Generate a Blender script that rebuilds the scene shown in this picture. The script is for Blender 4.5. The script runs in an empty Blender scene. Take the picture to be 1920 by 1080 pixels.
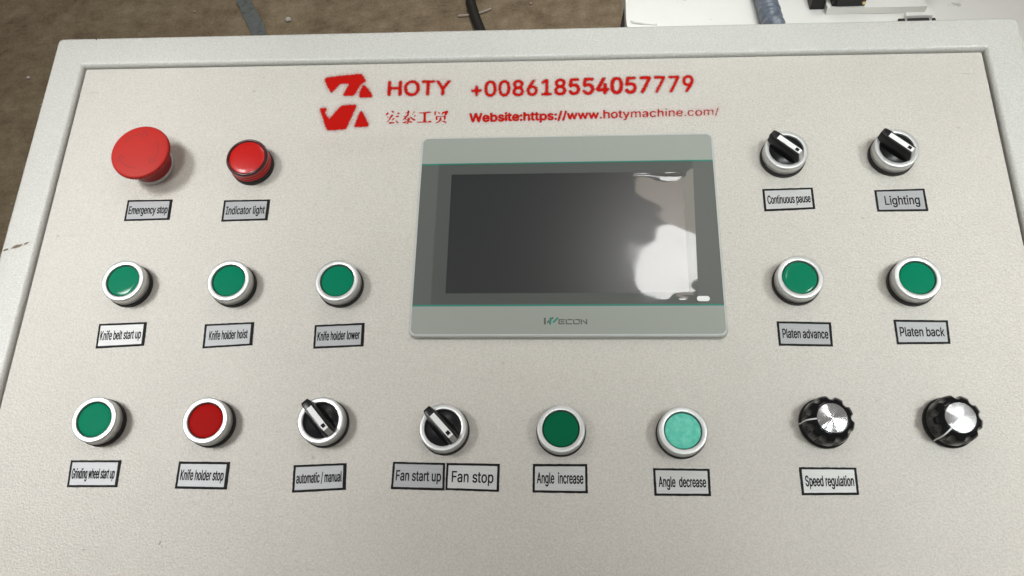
import bpy, bmesh, math, random
import numpy as np
from mathutils import Matrix, Vector, Quaternion
R = math.radians
random.seed(7)
sc = bpy.context.scene
COL = sc.collection

# ------------------------------------------------------------------ camera, light, exposure
TILT = R(12.0)
W = Matrix.Translation((0, 0, .95)) @ Matrix.Rotation(TILT, 4, 'X')     # panel plane (metres) -> world
cd = bpy.data.cameras.new('camera'); cam = bpy.data.objects.new('camera', cd); COL.objects.link(cam)
cd.sensor_width = 36; cd.lens = 1516.1 / 1920 * 36; cd.clip_start = .02; cd.clip_end = 200
rows = ((0.9975, 0.0391, -0.0592), (0.0006, -0.8394, -0.5435), (-0.0709, 0.5421, -0.8373))
rx, ry, rz = Vector(rows[0]).normalized(), -Vector(rows[1]).normalized(), -Vector(rows[2]).normalized()
cm = Matrix((rx, ry, rz)).transposed().to_4x4()
pos = W @ Vector((2.4744e-3, -229.6125e-3, 498.1947e-3))
cam.matrix_world = Matrix.Translation(pos) @ cm
sc.camera = cam

world = bpy.data.worlds.new('World'); sc.world = world; world.use_nodes = True
wn = world.node_tree.nodes; wl = world.node_tree.links
bg = wn['Background']; bg.inputs[0].default_value = (1, .93, .86, 1); bg.inputs[1].default_value = .20

def area(name, loc, target, sx, sy, watts, color):
    d = bpy.data.lights.new(name, 'AREA'); d.shape = 'RECTANGLE'; d.size = sx; d.size_y = sy
    d.energy = watts; d.color = color
    o = bpy.data.objects.new(name, d); COL.objects.link(o); o.location = loc
    o.rotation_euler = (Vector(target) - Vector(loc)).to_track_quat('-Z', 'Y').to_euler()
    return o
rl = area('roof_and_fill_light', (.445, .56, 4.07), (.08, 0, .95), .32, .40, 4.2, (1, .99, .97)); rl.data.shape = 'ELLIPSE'
rl = area('roof_and_fill_light', (.50, .88, 4.02), (.08, 0, .95), .42, .26, .85, (1, .87, .72)); rl.data.shape = 'ELLIPSE'  # added warm lamp, unseen; puts a beige reflection into the screen film
area('window_light', (-2.6, -.2, 2.4), (-.1, 0, .95), 1.8, 1.4, 2.6, (.95, 1, .99))
area('window_light', (2.7, -.5, 2.4), (.1, 0, .95), 1.5, 1.3, 2.2, (.97, 1, .99))
for x, y, z, tx, ty, p, s, c in ((-1.0, -.25, 2.25, -.46, -.12, .93, 23, (.98, 1, .99)), (1.05, -.35, 2.25, .47, -.12, .95, 23, (.96, 1, .98)), (-.25, -.55, 2.5, -.14, .24, .52, 18, (.93, 1, .99)), (.5, -.5, 2.5, .24, .22, .44, 18, (.93, 1, .99))):
    hl = area('fill_lamp', (x, y, z), (tx, ty, 1.0), .6, .5, p, c); hl.data.spread = R(s)  # added unseen beams; the dim gap between them imitates a person's shade

hl = area('fill_lamp', (.1, 1.7, 3.2), (.1, 1.25, 0), .8, .5, 5.2, (1, .97, .93)); hl.data.spread = R(75)  # added unseen lamp to brighten the machine and the floor
sc.view_settings.view_transform = 'Standard'; sc.view_settings.look = 'None'
sc.view_settings.exposure = 0; sc.view_settings.gamma = 1
sc.cycles.use_denoising = True
sc.cycles.max_bounces = 8; sc.cycles.transparent_max_bounces = 12

# ------------------------------------------------------------------ helpers
MM = .001
def tag(o, label=None, cat=None, group=None, kind=None):
    if label: o['label'] = label
    if cat: o['category'] = cat
    if group: o['group'] = group
    if kind: o['kind'] = kind
    return o

def thing(name, label, cat, M, group=None):
    o = bpy.data.objects.new(name, None); COL.objects.link(o)
    o.empty_display_size = .01; o.matrix_world = M
    return tag(o, label, cat, group)

def on_panel(x, y, rz=0, z=0.0):
    return W @ Matrix.Translation((x * MM, y * MM, z * MM)) @ Matrix.Rotation(rz, 4, 'Z')

def obj(name, bm, mat, parent=None, smooth=None, scale=MM, M=None):
    if smooth is not None:
        for f in bm.faces: f.smooth = True
        for e in bm.edges:
            if len(e.link_faces) == 2 and e.calc_face_angle(0) > R(smooth): e.smooth = False
    me = bpy.data.meshes.new(name)
    if scale != 1: bmesh.ops.scale(bm, vec=(scale,) * 3, verts=bm.verts)
    if M is not None: bmesh.ops.transform(bm, matrix=M, verts=bm.verts)
    bm.to_mesh(me); bm.free()
    me.materials.append(mat)
    o = bpy.data.objects.new(name, me); COL.objects.link(o)
    if parent is not None: o.parent = parent
    return o

def lathe(prof, n=72, bm=None, rad=None, cap=True):
    """prof: list of (r, z) from bottom outside to top centre; rad(a, r, z) may change the radius."""
    bm = bm or bmesh.new(); rings = []
    for r, z in prof:
        if r < 1e-6: rings.append([bm.verts.new((0, 0, z))]); continue
        ring = []
        for i in range(n):
            a = 2 * math.pi * i / n; q = rad(a, r, z) if rad else r
            ring.append(bm.verts.new((q * math.cos(a), q * math.sin(a), z)))
        rings.append(ring)
    for A, B in zip(rings, rings[1:]):
        if len(B) == 1:
            for i in range(n): bm.faces.new((A[i], A[(i + 1) % n], B[0]))
        elif len(A) == 1:
            for i in range(n): bm.faces.new((A[0], B[(i + 1) % n], B[i]))
        else:
            for i in range(n): bm.faces.new((A[i], A[(i + 1) % n], B[(i + 1) % n], B[i]))
    return bm

def box(bm, x0, x1, y0, y1, z0, z1):
    v = [bm.verts.new(p) for p in ((x0,y0,z0),(x1,y0,z0),(x1,y1,z0),(x0,y1,z0),(x0,y0,z1),(x1,y0,z1),(x1,y1,z1),(x0,y1,z1))]
    fs = [bm.faces.new([v[i] for i in q]) for q in ((3,2,1,0),(4,5,6,7),(0,1,5,4),(1,2,6,5),(2,3,7,6),(3,0,4,7))]
    return bm

def bevel(bm, w, seg=2, ang=30):
    es = [e for e in bm.edges if len(e.link_faces) == 2 and e.calc_face_angle(0) > R(ang)]
    bmesh.ops.bevel(bm, geom=es, offset=w, segments=seg, affect='EDGES', profile=.5)
    return bm

def rrect(x0, x1, y0, y1, r, seg=6):
    pts = []
    for cx, cy, a0 in ((x1 - r, y1 - r, 0), (x0 + r, y1 - r, 90), (x0 + r, y0 + r, 180), (x1 - r, y0 + r, 270)):
        for i in range(seg + 1):
            a = R(a0 + 90 * i / seg); pts.append((cx + r * math.cos(a), cy + r * math.sin(a)))
    return pts

def loft(bm, loops, close_bottom=False, close_top=True):
    rs = [[bm.verts.new(p) for p in L] for L in loops]
    n = len(rs[0])
    for A, B in zip(rs, rs[1:]):
        for i in range(n): bm.faces.new((A[i], A[(i + 1) % n], B[(i + 1) % n], B[i]))
    if close_top: bm.faces.new(rs[-1])
    if close_bottom: bm.faces.new(rs[0][::-1])
    return bm

def prism(bm, pts, z0, z1):
    a = sum(p[0] * q[1] - q[0] * p[1] for p, q in zip(pts, pts[1:] + pts[:1]))
    if a < 0: pts = pts[::-1]
    loft(bm, [[(x, y, z0) for x, y in pts], [(x, y, z1) for x, y in pts]], close_bottom=True)
    return bm

def tube(bm, pts, r, n=14, rfun=None):
    pts = [Vector(p) for p in pts]; rings = []
    up = Vector((0, 0, 1))
    for i, p in enumerate(pts):
        t = (pts[min(i + 1, len(pts) - 1)] - pts[max(i - 1, 0)]).normalized()
        s = t.cross(up).normalized() if abs(t.z) < .95 else t.cross(Vector((0, 1, 0))).normalized()
        u = s.cross(t).normalized(); rr = rfun(i) if rfun else r
        rings.append([bm.verts.new(p + s * rr * math.cos(2 * math.pi * k / n) + u * rr * math.sin(2 * math.pi * k / n)) for k in range(n)])
    for A, B in zip(rings, rings[1:]):
        for k in range(n): bm.faces.new((A[k], A[(k + 1) % n], B[(k + 1) % n], B[k]))
    bm.faces.new(rings[0][::-1]); bm.faces.new(rings[-1])
    bmesh.ops.recalc_face_normals(bm, faces=bm.faces)
    return bm

def smooth_path(pts, n=8):
    P = [Vector(p) for p in pts]; P = [2 * P[0] - P[1]] + P + [2 * P[-1] - P[-2]]; out = []
    for i in range(1, len(P) - 2):
        a, b, c, d = P[i - 1:i + 3]
        for k in range(n):
            t = k / n
            out.append(.5 * ((2 * b) + (c - a) * t + (2 * a - 5 * b + 4 * c - d) * t * t + (3 * b - a - 3 * c + d) * t ** 3))
    return out + [P[-2]]

# ------------------------------------------------------------------ materials
def mat(name, base, rough=.5, metal=0.0, **kw):
    m = bpy.data.materials.new(name); m.use_nodes = True
    b = m.node_tree.nodes['Principled BSDF']
    b.inputs['Base Color'].default_value = (*base, 1); b.inputs['Roughness'].default_value = rough
    b.inputs['Metallic'].default_value = metal
    for k, v in kw.items(): b.inputs[k.replace('_', ' ')].default_value = v
    return m

def N(m, t, **kw):
    n = m.node_tree.nodes.new(t)
    for k, v in kw.items(): setattr(n, k, v)
    return n
def L(m, a, b): m.node_tree.links.new(a, b)
def coords(m, scale=(1, 1, 1), kind='Object'):
    c = N(m, 'ShaderNodeTexCoord'); p = N(m, 'ShaderNodeMapping'); p.inputs['Scale'].default_value = scale
    L(m, c.outputs[kind], p.inputs['Vector']); return p.outputs['Vector']
def noise(m, vec, scale, detail=3, rough=.5, w=None):
    n = N(m, 'ShaderNodeTexNoise'); n.inputs['Scale'].default_value = scale
    n.inputs['Detail'].default_value = detail; n.inputs['Roughness'].default_value = rough
    L(m, vec, n.inputs['Vector']); return n.outputs['Fac']
def ramp(m, fac, stops):
    r = N(m, 'ShaderNodeValToRGB'); e = r.color_ramp.elements
    e[0].position, e[1].position = stops[0][0], stops[-1][0]
    e[0].color, e[1].color = (*stops[0][1], 1), (*stops[-1][1], 1)
    for p, c in stops[1:-1]: x = e.new(p); x.color = (*c, 1)
    L(m, fac, r.inputs['Fac']); return r.outputs['Color']
def math_(m, op, a, b=None, c=None, clamp=False):
    n = N(m, 'ShaderNodeMath', operation=op); n.use_clamp = clamp
    for i, v in enumerate((a, b, c)):
        if v is None: continue
        if isinstance(v, (int, float)): n.inputs[i].default_value = v
        else: L(m, v, n.inputs[i])
    return n.outputs[0]
def bsdf(m): return m.node_tree.nodes['Principled BSDF']
def bump(m, h, strength, dist, target='Normal'):
    b = N(m, 'ShaderNodeBump'); b.inputs['Strength'].default_value = strength; b.inputs['Distance'].default_value = dist
    L(m, h, b.inputs['Height']); L(m, b.outputs['Normal'], bsdf(m).inputs[target]); return b

def console_paint(name, base, rough=.31, strength=1.0, grain=760):
    m = mat(name, base, rough)
    v = coords(m)
    big = noise(m, v, 9, 3, .6)
    c = ramp(m, big, [(.3, tuple(x * .965 for x in base)), (.7, tuple(min(1, x * 1.03) for x in base))])
    spk = noise(m, v, 170, 2, .5)
    dirt = ramp(m, spk, [(.73, (1, 1, 1)), (.80, (.62, .58, .52))])
    mx = N(m, 'ShaderNodeMix', data_type='RGBA', blend_type='MULTIPLY'); mx.inputs['Factor'].default_value = .55
    L(m, c, mx.inputs['A']); L(m, dirt, mx.inputs['B']); L(m, mx.outputs['Result'], bsdf(m).inputs['Base Color'])
    g = noise(m, v, grain * 1.25, 2, .6)
    mx2 = N(m, 'ShaderNodeMix', data_type='RGBA', blend_type='MULTIPLY'); mx2.inputs['Factor'].default_value = 1
    L(m, mx.outputs['Result'], mx2.inputs['A']); L(m, ramp(m, g, [(.36, (.84, .835, .83)), (.62, (1.0, 1.0, 1.0))]), mx2.inputs['B'])
    L(m, mx2.outputs['Result'], bsdf(m).inputs['Base Color'])
    h1 = noise(m, v, grain, 2, .6)
    bump(m, h1, strength, .0006)
    b2 = N(m, 'ShaderNodeBump'); b2.inputs['Strength'].default_value = 1; b2.inputs['Distance'].default_value = .0018
    L(m, math_(m, 'ADD', h1, math_(m, 'MULTIPLY', g, .5)), b2.inputs['Height']); L(m, b2.outputs['Normal'], bsdf(m).inputs['Coat Normal'])
    bsdf(m).inputs['Coat Weight'].default_value = .55; bsdf(m).inputs['Coat Roughness'].default_value = .17
    return m

M_panel = console_paint('door_paint', (.636, .600, .548))
M_rim = console_paint('rim_paint', (.605, .596, .560), .34, .6)
M_dark = mat('dark_gap', (.03, .028, .025), .7)
M_machine = mat('white_machine_paint', (.86, .85, .81), .4)
v = coords(M_machine); bump(M_machine, noise(M_machine, v, 260, 2), .25, .0004)
L(M_machine, ramp(M_machine, noise(M_machine, v, 45, 5, .7), [(.28, (.55, .53, .5)), (.36, (.86, .85, .81)), (.7, (.88, .87, .83))]), bsdf(M_machine).inputs['Base Color'])

M_ring = mat('satin_silver', (.64, .64, .63), .36, .65)
bump(M_ring, noise(M_ring, coords(M_ring), 2500, 2), .08, .0001)
M_collar = mat('black_plastic', (.020, .019, .018), .5, 0, Specular_IOR_Level=.3)
M_black = mat('black_lever_plastic', (.010, .010, .011), .28, 0, Specular_IOR_Level=.3)
bump(M_black, noise(M_black, coords(M_black), 2200, 2), .12, .0001)
M_gloss = mat('glossy_black_plastic', (.005, .005, .006), .08, 0, Specular_IOR_Level=.35, Coat_Weight=.1, Coat_Roughness=.04)
M_white = mat('white_mark', (.84, .83, .82), .4)
M_end = mat('lever_end_grey', (.45, .45, .44), .35)

def cap_mat(name, base, rough=.22, mottle=None, gloss=0.0):
    m = mat(name, base, rough + .3, 0, Coat_Weight=gloss, Coat_Roughness=.06, Specular_IOR_Level=.05)
    v = coords(m)
    if mottle:
        L(m, ramp(m, noise(m, v, 190, 5, .65), [(.38, mottle), (.62, base)]), bsdf(m).inputs['Base Color'])
    h = noise(m, v, 120, 2, .6); b = N(m, 'ShaderNodeBump'); b.inputs['Strength'].default_value = .12; b.inputs['Distance'].default_value = .0008
    L(m, h, b.inputs['Height']); L(m, b.outputs['Normal'], bsdf(m).inputs['Coat Normal'])
    return m
M_green = cap_mat('green_cap', (.001, .195, .100))
M_green_wet = cap_mat('glossy_green_cap', (.002, .195, .10), gloss=.35)
M_dgreen = cap_mat('dark_green_cap', (.001, .125, .055))
M_glare_green = cap_mat('glare_green_cap', (.20, .66, .52), .3, (.11, .55, .42))  # milky film glare painted into the green cap colour
M_red = cap_mat('red_cap', (.36, .003, .002))
M_estop = mat('emergency_red', (.47, .024, .018), .5, 0, Specular_IOR_Level=.2)
bump(M_estop, noise(M_estop, coords(M_estop), 1800, 2), .15, .0001)
M_estop_dark = mat('engraved_red', (.22, .010, .009), .6)
M_neck = mat('neck_red', (.32, .008, .007), .4)
M_chrome = mat('brushed_collar', (.66, .66, .65), .34, .7)
M_lens = mat('red_lens', (.50, .005, .003), .35, 0, Coat_Weight=.3, Coat_Roughness=.12, Specular_IOR_Level=.3)
M_lens_rim = mat('dark_red_rim', (.045, .002, .003), .28, 0, Coat_Weight=.3, Coat_Roughness=.15)

M_alu = mat('spun_aluminium', (.74, .74, .75), .22, 1.0, Anisotropic=.95, Anisotropic_Rotation=.25)
tg = N(M_alu, 'ShaderNodeTangent'); tg.direction_type = 'RADIAL'; tg.axis = 'Z'
L(M_alu, tg.outputs['Tangent'], bsdf(M_alu).inputs['Tangent'])

def plate_mat(name, base, rough=.5):
    m = mat(name, base, rough, .25)
    v = coords(m, (40, 2600, 1)); n = noise(m, v, 1, 3, .6)
    L(m, ramp(m, n, [(.3, tuple(x * .88 for x in base)), (.7, tuple(min(1, x * 1.1) for x in base))]), bsdf(m).inputs['Base Color'])
    bump(m, n, .1, .0001)
    return m
M_plate = plate_mat('brushed_silver_foil', (.37, .37, .38))
M_plate_lit = plate_mat('lit_silver_foil', (.52, .515, .51))  # lighter copy of the foil; reflected light put into its colour
M_ink = mat('black_print', (.012, .012, .013), .6, 0, Specular_IOR_Level=.1)
M_border = mat('black_border_print', (.012, .011, .011), .6, 0, Specular_IOR_Level=.12)

M_hmi = mat('screen_housing_grey', (.52, .53, .51), .35)
M_face = mat('grey_front_foil', (.300, .318, .285), .38)
bump(M_face, noise(M_face, coords(M_face), 3000, 2), .15, .0001)
M_mid = mat('dark_grey_front_foil', (.098, .104, .096), .33)
bump(M_mid, noise(M_mid, coords(M_mid), 3000, 2), .15, .0001)
M_teal = mat('teal_line', (.005, .20, .145), .4)
M_lcd = mat('dark_display', (.015, .018, .021), .25, 0, Specular_IOR_Level=.95)
v = coords(M_lcd)
bump(M_lcd, noise(M_lcd, v, 3500, 1), .06, .0001)
M_logo = mat('dark_grey_print', (.085, .082, .065), .5)
M_brown = mat('chipped_brown', (.17, .125, .085), .7)
M_scuff = mat('grey_scuff', (.30, .28, .25), .6)

# clear film: see-through with a sharp reflection
M_film = bpy.data.materials.new('clear_film'); M_film.use_nodes = True
nt = M_film.node_tree; nt.nodes.clear()
out = N(M_film, 'ShaderNodeOutputMaterial'); mix = N(M_film, 'ShaderNodeMixShader')
tr = N(M_film, 'ShaderNodeBsdfTransparent'); tr.inputs[0].default_value = (.985, .985, .98, 1)
gl = N(M_film, 'ShaderNodeBsdfGlossy'); gl.inputs['Roughness'].default_value = .05
fr = N(M_film, 'ShaderNodeFresnel'); fr.inputs['IOR'].default_value = 1.62
L(M_film, ramp(M_film, noise(M_film, coords(M_film), 45, 5, .7), [(.35, (.035,) * 3), (.75, (.06,) * 3)]), gl.inputs['Roughness'])
L(M_film, fr.outputs[0], mix.inputs[0]); L(M_film, tr.outputs[0], mix.inputs[1]); L(M_film, gl.outputs[0], mix.inputs[2])
L(M_film, mix.outputs[0], out.inputs[0])

def stencil_mat():
    m = mat('red_spray_paint', (.46, .005, .002), .6, 0, Specular_IOR_Level=.08)
    at = N(m, 'ShaderNodeAttribute'); at.attribute_name = 'spray'
    v = coords(m)
    n = noise(m, v, 900, 2, .7); n2 = noise(m, v, 2200, 1, .5)
    a = math_(m, 'ADD', at.outputs['Fac'], math_(m, 'MULTIPLY', math_(m, 'SUBTRACT', n, .5), .9))
    a = math_(m, 'ADD', a, math_(m, 'MULTIPLY', math_(m, 'SUBTRACT', n2, .5), .3))
    core = N(m, 'ShaderNodeMapRange'); core.inputs['From Min'].default_value = .22; core.inputs['From Max'].default_value = .80
    L(m, a, core.inputs['Value'])
    gate = math_(m, 'MULTIPLY', at.outputs['Fac'], 4.0, clamp=True)
    al = math_(m, 'MULTIPLY', core.outputs['Result'], gate, clamp=True)
    haze = N(m, 'ShaderNodeAttribute'); haze.attribute_name = 'mist'
    sp = N(m, 'ShaderNodeMapRange'); sp.inputs['From Min'].default_value = .42; sp.inputs['From Max'].default_value = .66; sp.inputs['To Max'].default_value = 2.6
    L(m, noise(m, v, 1500, 2, .6), sp.inputs['Value'])
    al = math_(m, 'MAXIMUM', al, math_(m, 'MULTIPLY', haze.outputs['Fac'], sp.outputs['Result'], clamp=True))
    nt = m.node_tree; o = [x for x in nt.nodes if x.type == 'OUTPUT_MATERIAL'][0]
    t = N(m, 'ShaderNodeBsdfTransparent'); mx = N(m, 'ShaderNodeMixShader')
    L(m, al, mx.inputs[0]); L(m, t.outputs[0], mx.inputs[1]); L(m, bsdf(m).outputs[0], mx.inputs[2]); L(m, mx.outputs[0], o.inputs[0])
    return m
M_spray = stencil_mat()

M_floor = mat('worn_concrete', (.15, .11, .075), .75)
v = coords(M_floor)
n1 = noise(M_floor, v, 2.2, 8, .65); n2 = noise(M_floor, v, 22, 6, .7); n3 = noise(M_floor, v, 160, 3, .6)
n4 = noise(M_floor, v, 7, 5, .6)
s = math_(M_floor, 'ADD', math_(M_floor, 'MULTIPLY', n1, .22), math_(M_floor, 'ADD', math_(M_floor, 'MULTIPLY', n4, .28), math_(M_floor, 'ADD', math_(M_floor, 'MULTIPLY', n2, .34), math_(M_floor, 'MULTIPLY', n3, .20))))
L(M_floor, ramp(M_floor, s, [(.40, (.12, .088, .052)), (.47, (.27, .205, .130)), (.54, (.36, .285, .185)), (.64, (.50, .42, .30))]), bsdf(M_floor).inputs['Base Color'])
bump(M_floor, s, .5, .006)
M_tape = mat('faded_blue_grey_paint', (.22, .255, .255), .6)
v = coords(M_tape); L(M_tape, ramp(M_tape, noise(M_tape, v, 60, 6, .7), [(.35, (.13, .125, .11)), (.47, (.20, .235, .235)), (.7, (.26, .29, .29))]), bsdf(M_tape).inputs['Base Color'])
M_cable = mat('black_rubber', (.022, .020, .017), .55)
M_hose = mat('grey_blue_plastic_wrap', (.17, .20, .25), .33)
v = coords(M_hose); L(M_hose, ramp(M_hose, noise(M_hose, v, 90, 4, .6), [(.35, (.10, .12, .16)), (.6, (.19, .22, .27)), (.72, (.34, .37, .42))]), bsdf(M_hose).inputs['Base Color'])
bump(M_hose, noise(M_hose, v, 70, 3), .6, .003)
M_foam = mat('white_foam', (.82, .81, .78), .7)
M_stick = mat('pale_plastic_strip', (.62, .55, .48), .5)
M_brass = mat('brass', (.75, .58, .28), .3, 1)

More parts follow.
